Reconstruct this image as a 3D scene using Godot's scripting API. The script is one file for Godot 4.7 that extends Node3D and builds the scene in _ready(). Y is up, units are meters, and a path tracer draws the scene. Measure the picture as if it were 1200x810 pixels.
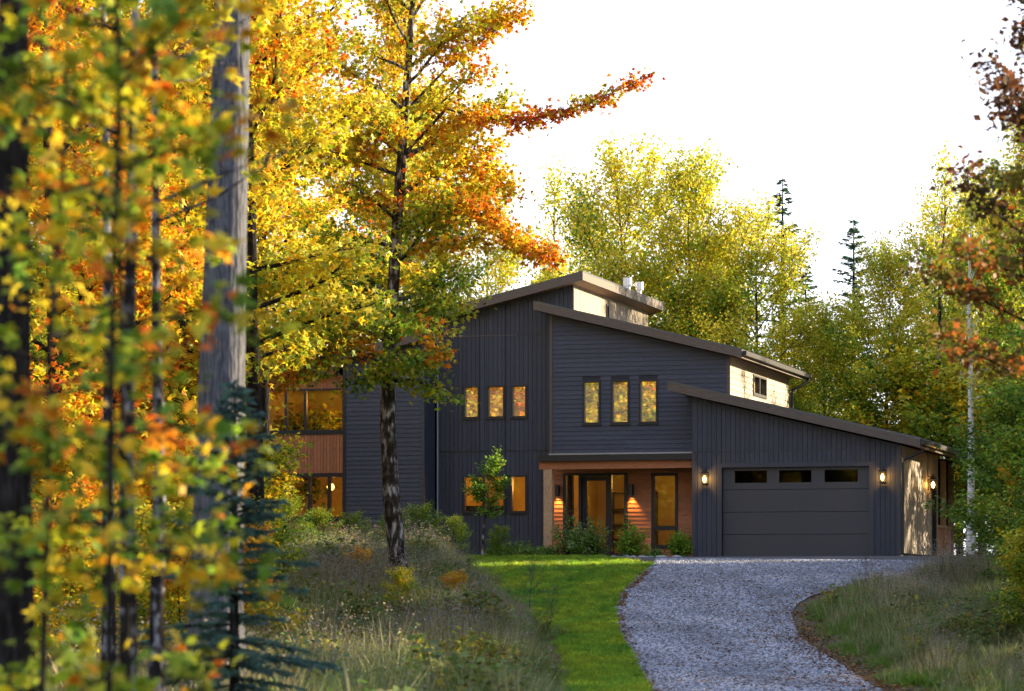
extends Node3D
# A dark wooden house at the end of a gravel drive, among autumn maples. Metres, y up.

const EYE_Y := -0.82
const HOUSE_AT := Vector3(10.66, 0.0, -82.0)
const HOUSE_TURN := -0.28621

var rng := RandomNumberGenerator.new()
var M := {}
var taken := {}
var house: Node3D

# ---------------------------------------------------------------- helpers

class Solid:
	var v := PackedVector3Array()
	var n := PackedVector3Array()
	func tri(a: Vector3, b: Vector3, c: Vector3) -> void:
		var m := (c - a).cross(b - a).normalized()
		v.append(a); v.append(b); v.append(c)
		n.append(m); n.append(m); n.append(m)
	func quad(a: Vector3, b: Vector3, c: Vector3, d: Vector3) -> void:
		tri(a, b, c); tri(a, c, d)
	func box(lo: Vector3, hi: Vector3) -> void:
		var x0 := lo.x; var y0 := lo.y; var z0 := lo.z
		var x1 := hi.x; var y1 := hi.y; var z1 := hi.z
		quad(Vector3(x0, y1, z1), Vector3(x1, y1, z1), Vector3(x1, y0, z1), Vector3(x0, y0, z1))
		quad(Vector3(x1, y1, z0), Vector3(x0, y1, z0), Vector3(x0, y0, z0), Vector3(x1, y0, z0))
		quad(Vector3(x1, y1, z1), Vector3(x1, y1, z0), Vector3(x1, y0, z0), Vector3(x1, y0, z1))
		quad(Vector3(x0, y1, z0), Vector3(x0, y1, z1), Vector3(x0, y0, z1), Vector3(x0, y0, z0))
		quad(Vector3(x0, y1, z0), Vector3(x1, y1, z0), Vector3(x1, y1, z1), Vector3(x0, y1, z1))
		quad(Vector3(x0, y0, z1), Vector3(x1, y0, z1), Vector3(x1, y0, z0), Vector3(x0, y0, z0))
	# a beam of box section between two points
	func bar(a: Vector3, b: Vector3, w: float, h: float) -> void:
		var d := (b - a).normalized()
		var s := d.cross(Vector3.UP if absf(d.y) < 0.9 else Vector3.RIGHT).normalized() * w / 2.0
		var u := s.cross(d).normalized() * h / 2.0
		var p := [a - s - u, a + s - u, a + s + u, a - s + u, b - s - u, b + s - u, b + s + u, b - s + u]
		for f in [[0, 3, 2, 1], [4, 5, 6, 7], [0, 1, 5, 4], [1, 2, 6, 5], [2, 3, 7, 6], [3, 0, 4, 7]]:
			quad(p[f[0]], p[f[1]], p[f[2]], p[f[3]])
	# a convex outline in x, y (counter-clockwise seen from +z), from z = back to a face that leans from z0 at y0 to z1 at y1
	func board(o: PackedVector2Array, back: float, y0: float, z0: float, y1: float, z1: float) -> void:
		var f := PackedVector3Array()
		for p in o:
			f.append(Vector3(p.x, p.y, lerpf(z0, z1, (p.y - y0) / maxf(y1 - y0, 0.001))))
		for i in range(1, o.size() - 1):
			tri(f[0], f[i + 1], f[i])
		for i in o.size():
			var j := (i + 1) % o.size()
			quad(f[i], f[j], Vector3(f[j].x, f[j].y, back), Vector3(f[i].x, f[i].y, back))
	# a slab over a plan outline (x, z), its top at height(x) = a + b x, thick metres downward
	func slab(plan: PackedVector2Array, a: float, b: float, thick: float) -> void:
		var ix := Geometry2D.triangulate_polygon(plan)
		for k in range(0, ix.size(), 3):
			var p := [plan[ix[k]], plan[ix[k + 1]], plan[ix[k + 2]]]
			if (p[1] - p[0]).cross(p[2] - p[0]) < 0.0:
				p = [p[0], p[2], p[1]]
			var t := []
			for q in p:
				t.append(Vector3(q.x, a + b * q.x, q.y))
			var d := Vector3(0, thick, 0)
			tri(t[0], t[1], t[2])
			tri(t[0] - d, t[2] - d, t[1] - d)
		var turn := 1.0 if Geometry2D.is_polygon_clockwise(plan) else -1.0
		for i in plan.size():
			var p := plan[i]
			var q := plan[(i + 1) % plan.size()]
			if turn < 0.0:
				var s := p; p = q; q = s
			var A := Vector3(p.x, a + b * p.x, p.y)
			var B := Vector3(q.x, a + b * q.x, q.y)
			quad(A, B, B - Vector3(0, thick, 0), A - Vector3(0, thick, 0))
	func tube(pts: Array, radii: Array, sides: int) -> void:
		var rings := []
		for i in pts.size():
			var d: Vector3 = (pts[mini(i + 1, pts.size() - 1)] - pts[maxi(i - 1, 0)]).normalized()
			var s := d.cross(Vector3.RIGHT if absf(d.x) < 0.8 else Vector3.UP).normalized()
			var u := s.cross(d)
			var ring := PackedVector3Array()
			for k in sides:
				var t := TAU * k / sides
				ring.append(pts[i] + (s * cos(t) + u * sin(t)) * radii[i])
			rings.append(ring)
		for i in pts.size() - 1:
			for k in sides:
				var k2 := (k + 1) % sides
				var a: Vector3 = rings[i][k]; var b: Vector3 = rings[i][k2]; var c: Vector3 = rings[i + 1][k2]; var e: Vector3 = rings[i + 1][k]
				quad_round(a, b, c, e, pts[i], pts[i + 1])
	func quad_round(a: Vector3, b: Vector3, c: Vector3, d: Vector3, p: Vector3, q: Vector3) -> void:
		var na := (a - p).normalized(); var nb := (b - p).normalized(); var nc := (c - q).normalized(); var nd := (d - q).normalized()
		v.append(a); v.append(b); v.append(c); v.append(a); v.append(c); v.append(d)
		n.append(na); n.append(nb); n.append(nc); n.append(na); n.append(nc); n.append(nd)
	func mesh() -> ArrayMesh:
		var arr := []
		arr.resize(Mesh.ARRAY_MAX)
		arr[Mesh.ARRAY_VERTEX] = v
		arr[Mesh.ARRAY_NORMAL] = n
		var m := ArrayMesh.new()
		m.add_surface_from_arrays(Mesh.PRIMITIVE_TRIANGLES, arr)
		return m


class Leaves:
	var v := PackedVector3Array()
	var n := PackedVector3Array()
	var c := PackedColorArray()
	var ix := PackedInt32Array()
	# kind 0: a small folded blade of two faces; 1: a leaf of three lobes; 2: a leaf of five lobes
	func leaf(p: Vector3, up: Vector3, dir: Vector3, size: float, col: Color, kind: int) -> void:
		var s := up.cross(dir).normalized()
		var d := s.cross(up).normalized()
		if kind == 0:
			var k := v.size()
			var lift := up * size * 0.12
			v.append(p); v.append(p + d * size * 0.5 - s * size * 0.36 + lift); v.append(p + d * size); v.append(p + d * size * 0.5 + s * size * 0.36 + lift)
			for i in 4:
				n.append(up); c.append(col)
			ix.append(k); ix.append(k + 2); ix.append(k + 1); ix.append(k); ix.append(k + 3); ix.append(k + 2)
			return
		var lobes := [0.0, 1.05, -1.05] if kind == 1 else [0.0, 0.85, -0.85, 1.75, -1.75]
		var o := p + d * size * 0.3
		for j in lobes.size():
			var t: float = lobes[j]
			var e := d * cos(t) + s * sin(t)
			var q := s * cos(t) - d * sin(t)
			var far := size * (0.7 if j == 0 else 0.62 if j < 3 else 0.42)
			var k := v.size()
			v.append(o - q * size * 0.24 - e * size * 0.1); v.append(o + e * far - up * size * (0.1 + 0.05 * j)); v.append(o + q * size * 0.24 - e * size * 0.1)
			for i in 3:
				n.append(up); c.append(col)
			ix.append(k); ix.append(k + 2); ix.append(k + 1)
	# a bent blade or needle from p along d, w wide
	func blade(p: Vector3, d: Vector3, bend: Vector3, w: float, col: Color, tip: Color) -> void:
		var s := d.cross(bend + Vector3(0.01, 0.02, 0.03)).normalized() * w * 0.5
		var up := s.cross(d).normalized()
		var k := v.size()
		v.append(p - s); v.append(p + s); v.append(p + d * 0.55 + bend * 0.3 - s * 0.8); v.append(p + d * 0.55 + bend * 0.3 + s * 0.8); v.append(p + d + bend)
		for i in 5:
			n.append(up); c.append(tip if i > 1 else col)
		ix.append_array([k, k + 2, k + 1, k + 1, k + 2, k + 3, k + 2, k + 4, k + 3])
	func mesh() -> ArrayMesh:
		var arr := []
		arr.resize(Mesh.ARRAY_MAX)
		arr[Mesh.ARRAY_VERTEX] = v
		arr[Mesh.ARRAY_NORMAL] = n
		arr[Mesh.ARRAY_COLOR] = c
		arr[Mesh.ARRAY_INDEX] = ix
		var m := ArrayMesh.new()
		m.add_surface_from_arrays(Mesh.PRIMITIVE_TRIANGLES, arr)
		return m


func numbered(called: String) -> String:
	var k: int = taken.get(called, 0)
	taken[called] = k + 1
	return called if k == 0 else "%s_%03d" % [called, k]

func tag(o: Node, label: String, category: String, group := "", kind := "") -> void:
	if label: o.set_meta("label", label)
	if category: o.set_meta("category", category)
	if group: o.set_meta("group", group)
	if kind: o.set_meta("kind", kind)

func thing(called: String, at: Vector3, turn: float, label: String, category: String, group := "") -> Node3D:
	var o := Node3D.new()
	o.name = numbered(called)
	add_child(o)
	o.position = at
	o.rotation.y = turn
	tag(o, label, category, group)
	return o

func put(parent: Node, called: String, m: Mesh, mat: Material) -> MeshInstance3D:
	var o := MeshInstance3D.new()
	o.name = numbered(called) if parent == self else called
	o.mesh = m
	o.material_override = mat
	parent.add_child(o, true)
	return o

func boxed(parent: Node, called: String, lo: Vector3, hi: Vector3, mat: Material) -> MeshInstance3D:
	var s := Solid.new()
	s.box(lo, hi)
	return put(parent, called, s.mesh(), mat)

func scatter(called: String, m: Mesh, mat: Material, where: Array, label: String, category: String, tints := PackedColorArray()) -> void:
	var mm := MultiMesh.new()
	mm.transform_format = MultiMesh.TRANSFORM_3D
	mm.use_colors = tints.size() > 0
	mm.mesh = m
	mm.instance_count = where.size()
	for i in where.size():
		mm.set_instance_transform(i, where[i])
		if tints.size(): mm.set_instance_color(i, tints[i])
	var o := MultiMeshInstance3D.new()
	o.name = numbered(called)
	o.multimesh = mm
	o.material_override = mat
	add_child(o)
	tag(o, label, category, "", "stuff")

func lin(r: float, g: float, b: float) -> Color:
	return Color(r, g, b).linear_to_srgb()

func noise(sd: int, freq: float, octaves := 4, kind := FastNoiseLite.TYPE_SIMPLEX_SMOOTH) -> FastNoiseLite:
	var f := FastNoiseLite.new()
	f.seed = sd
	f.frequency = freq
	f.noise_type = kind
	f.fractal_octaves = octaves
	return f

func noise_tex(sd: int, freq: float, stops: Array, octaves := 4, size := 512, kind := FastNoiseLite.TYPE_SIMPLEX_SMOOTH) -> NoiseTexture2D:
	var t := NoiseTexture2D.new()
	t.width = size
	t.height = size
	t.seamless = true
	t.noise = noise(sd, freq, octaves, kind)
	if stops:
		var g := Gradient.new()
		g.offsets = PackedFloat32Array(stops.map(func(s): return s[0]))
		g.colors = PackedColorArray(stops.map(func(s): return s[1]))
		t.color_ramp = g
	return t

func mat(col: Color, rough: float, extra := {}) -> StandardMaterial3D:
	var m := StandardMaterial3D.new()
	m.albedo_color = col
	m.roughness = rough
	for k in extra:
		m.set(k, extra[k])
	return m

# a surface whose colour and relief come from noise laid on from three sides; grain gives the scale along each axis
func grained(stops: Array, rough: float, grain: Vector3, sd: int, freq := 0.02, relief := 0.0, world := false) -> StandardMaterial3D:
	var m := StandardMaterial3D.new()
	m.albedo_texture = noise_tex(sd, freq, stops)
	m.roughness = rough
	m.uv1_triplanar = true
	m.uv1_world_triplanar = world
	m.uv1_scale = grain
	if relief > 0.0:
		m.heightmap_enabled = true
		m.heightmap_scale = relief
		m.heightmap_texture = noise_tex(sd, freq, [])
	return m

func _ready() -> void:
	# ---- camera: level, long lens, shifted up
	var lens := CameraAttributesPhysical.new()
	lens.frustum_focal_length = 105.0
	lens.frustum_near = 0.5
	lens.frustum_far = 3000.0
	lens.frustum_focus_distance = 80.0
	lens.exposure_aperture = 2.6
	var cam := Camera3D.new()
	cam.name = "camera"
	cam.attributes = lens
	cam.projection = Camera3D.PROJECTION_FRUSTUM
	cam.near = 0.5
	cam.far = 3000.0
	cam.size = 810.0 / 3500.0 * 0.5
	cam.frustum_offset = Vector2(0.0, 285.0 / 3500.0 * 0.5)
	add_child(cam)
	cam.position = Vector3(0, EYE_Y, 0)
	cam.current = true

	# ---- sky, sun, exposure
	var sky_mat := ProceduralSkyMaterial.new()
	sky_mat.sky_top_color = lin(0.30, 0.40, 0.66)
	sky_mat.sky_horizon_color = lin(0.90, 0.90, 0.92)
	sky_mat.sky_curve = 0.22
	sky_mat.sun_angle_max = 20.0
	sky_mat.ground_bottom_color = lin(0.10, 0.09, 0.06)
	sky_mat.ground_horizon_color = lin(0.30, 0.28, 0.24)
	var sky := Sky.new()
	sky.sky_material = sky_mat
	var env := Environment.new()
	env.background_mode = Environment.BG_SKY
	env.sky = sky
	env.background_energy_multiplier = 0.58
	env.tonemap_mode = Environment.TONE_MAPPER_LINEAR
	env.tonemap_exposure = 4.3
	env.sdfgi_enabled = true
	env.ssao_enabled = true
	env.ssil_enabled = true
	var around := WorldEnvironment.new()
	around.name = "air_and_sky"
	around.environment = env
	add_child(around)
	var sun := DirectionalLight3D.new()
	sun.name = "sun"
	sun.light_color = Color(1.0, 0.91, 0.76)
	sun.light_energy = 1.6
	sun.light_angular_distance = 0.6
	sun.shadow_enabled = true
	var az := deg_to_rad(70.0)
	var el := deg_to_rad(18.5)
	var to_sun := Vector3(sin(az) * cos(el), sin(el), -cos(az) * cos(el))
	add_child(sun)
	sun.look_at_from_position(to_sun * 100.0, Vector3.ZERO)

	materials()
	terrain()
	build_house()
	lamps()
	furnish()
	prototypes()
	woods()
	hero_maple()
	near_trees()
	garden()
	ground_cover()

# ---------------------------------------------------------------- materials

func materials() -> void:
	var paint := func(k: float, sd: int, across: bool) -> StandardMaterial3D:
		var a := lin(0.030 * k, 0.034 * k, 0.048 * k)
		var b := lin(0.043 * k, 0.048 * k, 0.064 * k)
		return grained([[0.25, a], [0.75, b]], 0.62, Vector3(0.35, 3.2, 3.2) if across else Vector3(3.2, 0.35, 3.2), sd, 0.02, 0.25)
	M.lap = [paint.call(0.92, 1, true), paint.call(1.0, 2, true), paint.call(1.1, 3, true)]
	M.upright = [paint.call(0.82, 4, false), paint.call(0.9, 5, false), paint.call(1.0, 6, false)]
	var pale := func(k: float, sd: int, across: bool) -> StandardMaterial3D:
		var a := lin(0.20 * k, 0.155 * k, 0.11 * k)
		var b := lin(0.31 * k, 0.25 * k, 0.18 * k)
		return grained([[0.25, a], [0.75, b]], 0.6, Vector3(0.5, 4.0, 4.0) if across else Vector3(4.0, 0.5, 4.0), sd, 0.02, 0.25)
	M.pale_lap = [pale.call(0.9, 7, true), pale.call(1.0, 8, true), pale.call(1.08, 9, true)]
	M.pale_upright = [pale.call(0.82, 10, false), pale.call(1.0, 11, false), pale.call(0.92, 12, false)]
	var cedar := func(k: float, sd: int, across: bool) -> StandardMaterial3D:
		var a := lin(0.27 * k, 0.085 * k, 0.030 * k)
		var b := lin(0.45 * k, 0.17 * k, 0.065 * k)
		return grained([[0.2, a], [0.55, b], [0.85, a]], 0.55, Vector3(0.25, 3.5, 3.5) if across else Vector3(3.5, 0.25, 3.5), sd, 0.02, 0.2)
	M.cedar_across = [cedar.call(0.85, 13, true), cedar.call(1.0, 14, true), cedar.call(1.15, 15, true)]
	M.cedar_upright = [cedar.call(0.85, 16, false), cedar.call(1.0, 17, false), cedar.call(1.1, 18, false)]
	M.core = mat(lin(0.02, 0.021, 0.026), 0.8)
	M.trim = mat(lin(0.034, 0.037, 0.048), 0.5)
	M.brown_trim = mat(lin(0.075, 0.06, 0.048), 0.55)
	M.fascia = grained([[0.2, lin(0.075, 0.055, 0.040)], [0.8, lin(0.105, 0.078, 0.058)]], 0.5, Vector3(0.3, 2.5, 0.3), 21, 0.02, 0.1)
	M.soffit = grained([[0.2, lin(0.20, 0.11, 0.055)], [0.8, lin(0.30, 0.17, 0.085)]], 0.6, Vector3(2.0, 2.0, 0.4), 22, 0.02, 0.2)
	M.metal = mat(lin(0.10, 0.105, 0.11), 0.38, {"metallic": 0.75})
	M.black_metal = mat(lin(0.014, 0.015, 0.018), 0.42)
	M.zinc = mat(lin(0.62, 0.63, 0.66), 0.35, {"metallic": 0.9})
	M.flashing = mat(lin(0.30, 0.33, 0.38), 0.4, {"metallic": 0.65})
	M.frame = mat(lin(0.012, 0.012, 0.014), 0.45)
	M.door_panel = grained([[0.2, lin(0.036, 0.037, 0.040)], [0.8, lin(0.050, 0.050, 0.052)]], 0.5, Vector3(0.6, 3.0, 1.0), 23, 0.03, 0.12)
	M.clear_pane = mat(Color(0.06, 0.06, 0.06, 0.06), 0.02, {"transparency": 1})
	M.coated_pane = mat(Color(0.96, 0.90, 0.74, 0.10), 0.02, {"transparency": 1, "metallic": 0.65})
	M.dim_pane = mat(Color(0.05, 0.05, 0.05, 0.06), 0.02, {"transparency": 1, "metallic_specular": 0.27})
	M.lantern_glass = mat(Color(1.0, 0.97, 0.9, 0.08), 0.05, {"transparency": 1})
	M.concrete = grained([[0.2, lin(0.28, 0.27, 0.26)], [0.8, lin(0.42, 0.41, 0.39)]], 0.9, Vector3(0.8, 0.8, 0.8), 24, 0.03, 0.3)
	M.dark_concrete = mat(lin(0.06, 0.062, 0.068), 0.9)
	M.plaster = mat(lin(0.56, 0.42, 0.19), 0.9)
	M.floorboards = mat(lin(0.30, 0.17, 0.08), 0.5)
	M.post = grained([[0.2, lin(0.33, 0.19, 0.095)], [0.55, lin(0.50, 0.32, 0.17)], [0.75, lin(0.30, 0.16, 0.08)]], 0.7, Vector3(3.0, 0.35, 3.0), 25, 0.02, 0.4)
	M.glow = mat(Color.BLACK, 0.5, {"emission_enabled": true, "emission": Color(1.0, 0.80, 0.45), "emission_energy_multiplier": 3.0})
	M.glow_soft = mat(Color.BLACK, 0.5, {"emission_enabled": true, "emission": Color(1.0, 0.72, 0.38), "emission_energy_multiplier": 1.6})

# ---------------------------------------------------------------- house

func clip_below(o: PackedVector2Array, a: Vector2, b: Vector2) -> PackedVector2Array:
	# keeps what lies below the line from a to b (a left of b)
	var out := PackedVector2Array()
	var e := b - a
	for i in o.size():
		var p := o[i]
		var q := o[(i + 1) % o.size()]
		var dp := e.cross(p - a)
		var dq := e.cross(q - a)
		if dp <= 0.0: out.append(p)
		if dp * dq < 0.0: out.append(p.lerp(q, dp / (dp - dq)))
	return out

# A wall in its own axes: x along it (left to right seen from outside), y up, z out. Each board is a part of the wall.
func wall(called: String, T: Transform3D, x0: float, x1: float, y0: float, tl: float, tr: float, opens: Array, style: String, bw: float, tones: Array, bands := [], board_name := "board") -> Node3D:
	var core := Solid.new()
	var xs := [x0, x1]
	for r in opens:
		xs.append(clampf(r[0], x0, x1)); xs.append(clampf(r[1], x0, x1))
	xs.sort()
	var A := Vector2(x0, tl)
	var B := Vector2(x1, tr)
	var top := func(x: float) -> float: return lerpf(tl, tr, (x - x0) / (x1 - x0))
	for i in xs.size() - 1:
		var a: float = xs[i]
		var b: float = xs[i + 1]
		if b - a < 0.004: continue
		var cuts := [[y0, 99.0]]
		for r in opens:
			if r[0] < b - 0.002 and r[1] > a + 0.002:
				var next := []
				for c in cuts:
					if r[2] > c[0] + 0.01: next.append([c[0], minf(c[1], r[2])])
					if r[3] < c[1] - 0.01: next.append([maxf(c[0], r[3]), c[1]])
				cuts = next
		for c in cuts:
			var o := PackedVector2Array([Vector2(a, c[0]), Vector2(b, c[0]), Vector2(b, c[1]), Vector2(a, c[1])])
			o = clip_below(o, A, B)
			if o.size() >= 3: core.board(o, -0.16, 0.0, 0.0, 1.0, 0.0)
	var w := put(house, called, core.mesh(), M.core)
	w.transform = T
	var k := 0
	if style == "upright":
		var count := maxi(1, roundi((x1 - x0) / bw))
		var step := (x1 - x0) / count
		var levels := [y0] + bands + [99.0]
		for i in count:
			var l := x0 + step * i
			var edges := [l, l + step]
			for r in opens:
				for e in [r[0], r[1]]:
					if e > l + 0.015 and e < l + step - 0.015: edges.append(e)
			edges.sort()
			for j in edges.size() - 1:
				var a: float = edges[j] + 0.005
				var b: float = edges[j + 1] - 0.005
				for lv in levels.size() - 1:
					var cuts := [[levels[lv] + (0.02 if lv > 0 else 0.0), levels[lv + 1]]]
					for r in opens:
						if r[0] < b and r[1] > a:
							var next := []
							for c in cuts:
								if r[2] > c[0] + 0.02: next.append([c[0], minf(c[1], r[2])])
								if r[3] < c[1] - 0.02: next.append([maxf(c[0], r[3]), c[1]])
							cuts = next
					for c in cuts:
						var o := clip_below(PackedVector2Array([Vector2(a, c[0]), Vector2(b, c[0]), Vector2(b, c[1]), Vector2(a, c[1])]), A, B)
						if o.size() < 3: continue
						var s := Solid.new()
						var lift := rng.randf_range(0.016, 0.022)
						s.board(o, 0.002, 0.0, lift, 1.0, lift)
						put(w, board_name, s.mesh(), tones[rng.randi() % tones.size()])
	else:
		var high := maxf(tl, tr)
		var count := ceili((high - y0) / bw)
		for i in count:
			var l := y0 + bw * i
			var edges := [l, l + bw]
			for r in opens:
				for e in [r[2], r[3]]:
					if e > l + 0.02 and e < l + bw - 0.02: edges.append(e)
			edges.sort()
			for j in edges.size() - 1:
				var a: float = edges[j]
				var b: float = edges[j + 1]
				var cuts := [[x0, x1]]
				for r in opens:
					if r[2] < b - 0.005 and r[3] > a + 0.005:
						var next := []
						for c in cuts:
							if r[0] > c[0] + 0.02: next.append([c[0], minf(c[1], r[0])])
							if r[1] < c[1] - 0.02: next.append([maxf(c[0], r[1]), c[1]])
						cuts = next
				# long runs are jointed from shorter boards
				var runs := []
				for c in cuts:
					var from: float = c[0]
					while c[1] - from > 4.2:
						var stop := from + rng.randf_range(2.2, 3.8)
						runs.append([from, stop - 0.002]); from = stop
					runs.append([from, c[1]])
				for c in runs:
					var o := clip_below(PackedVector2Array([Vector2(c[0], a), Vector2(c[1], a), Vector2(c[1], b), Vector2(c[0], b)]), A, B)
					if o.size() < 3: continue
					var s := Solid.new()
					s.board(o, 0.001, l, 0.024, l + bw, 0.006)
					put(w, board_name, s.mesh(), tones[rng.randi() % tones.size()])
	k += 1
	return w

# a window in a wall's axes; splits: x of each mullion
func window(T: Transform3D, x0: float, x1: float, y0: float, y1: float, splits: Array, pane: Material, bar := 0.055, rails := []) -> Node3D:
	var w := Node3D.new()
	w.name = "window"
	house.add_child(w, true)
	w.transform = T
	var f := Solid.new()
	f.box(Vector3(x0, y0, -0.12), Vector3(x0 + bar, y1, 0.045))
	f.box(Vector3(x1 - bar, y0, -0.12), Vector3(x1, y1, 0.045))
	f.box(Vector3(x0 + bar, y0, -0.12), Vector3(x1 - bar, y0 + bar, 0.042))
	f.box(Vector3(x0 + bar, y1 - bar, -0.12), Vector3(x1 - bar, y1, 0.042))
	for s in splits:
		f.box(Vector3(s - bar * 0.8, y0 + bar, -0.11), Vector3(s + bar * 0.8, y1 - bar, 0.036))
	for s in rails:
		f.box(Vector3(x0 + bar, s - bar * 0.8, -0.11), Vector3(x1 - bar, s + bar * 0.8, 0.034))
	put(w, "frame", f.mesh(), M.frame)
	var xs := [x0 + bar] + splits + [x1 - bar]
	var ys := [y0 + bar] + rails + [y1 - bar]
	for i in xs.size() - 1:
		for j in ys.size() - 1:
			boxed(w, "pane", Vector3(xs[i], ys[j], -0.066), Vector3(xs[i + 1], ys[j + 1], -0.06), pane)
	boxed(w, "sill", Vector3(x0 - 0.03, y0 - 0.035, -0.1), Vector3(x1 + 0.03, y0 - 0.003, 0.06), M.frame)
	return w

# an open-fronted room behind the windows: floor, ceiling and three walls
func room(x0: float, x1: float, y0: float, y1: float, z0: float, z1: float, finish: Material = M.plaster) -> void:
	var r := Node3D.new()
	r.name = "room"
	house.add_child(r, true)
	var t := 0.08
	boxed(r, "floor", Vector3(x0 - t, y0 - t, z1 - t), Vector3(x1 + t, y0, z0), M.floorboards)
	boxed(r, "ceiling", Vector3(x0 - t, y1, z1 - t), Vector3(x1 + t, y1 + t, z0), finish)
	boxed(r, "interior_wall", Vector3(x0 - t, y0, z1 - t), Vector3(x1 + t, y1, z1), finish)
	boxed(r, "interior_wall", Vector3(x0 - t, y0, z1), Vector3(x0, y1, z0), finish)
	boxed(r, "interior_wall", Vector3(x1, y0, z1), Vector3(x1 + t, y1, z0), finish)

# a single-pitch roof over a plan outline; height of its top = a + b x
func shed_roof(called: String, plan: PackedVector2Array, a: float, b: float, depth: float) -> void:
	var roof := Solid.new()
	roof.slab(plan, a, b, 0.04)
	var r := put(house, called, roof.mesh(), M.metal)
	var inner := Geometry2D.offset_polygon(plan, -0.035)[0]
	var deck := Solid.new()
	deck.slab(inner, a - 0.042, b, depth - 0.06)
	put(r, "soffit", deck.mesh(), M.soffit)
	# one fascia board along each edge, butted at the corners
	for i in plan.size():
		var p := plan[i]
		var q := plan[(i + 1) % plan.size()]
		var d := (q - p).normalized()
		var inward := Vector2(-d.y, d.x)
		if not Geometry2D.is_point_in_polygon((p + q) / 2 + inward * 0.05, plan): inward = -inward
		var along_x := absf(d.x) > absf(d.y)
		var cut := 0.0 if along_x else 0.034
		var o := PackedVector2Array([p + d * cut + inward * 0.004, q - d * cut + inward * 0.004, q - d * cut + inward * 0.033, p + d * cut + inward * 0.033])
		var f := Solid.new()
		f.slab(o, a - 0.041, b, depth - 0.041)
		put(r, "fascia", f.mesh(), M.fascia)
	# standing seams up the slope
	var lo := Vector2(99, 99)
	var hi := Vector2(-99, -99)
	for p in plan:
		lo = lo.min(p); hi = hi.max(p)
	var z := lo.y + 0.25
	while z < hi.y - 0.1:
		var xa := lo.x
		for k in 40:
			if Geometry2D.is_point_in_polygon(Vector2(xa + 0.02, z), plan): break
			xa += (hi.x - lo.x) / 40.0
		var s := Solid.new()
		s.bar(Vector3(xa + 0.02, a + b * (xa + 0.02) + 0.014, z), Vector3(hi.x - 0.02, a + b * (hi.x - 0.02) + 0.014, z), 0.02, 0.03)
		put(r, "seam", s.mesh(), M.metal)
		z += 0.45

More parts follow.
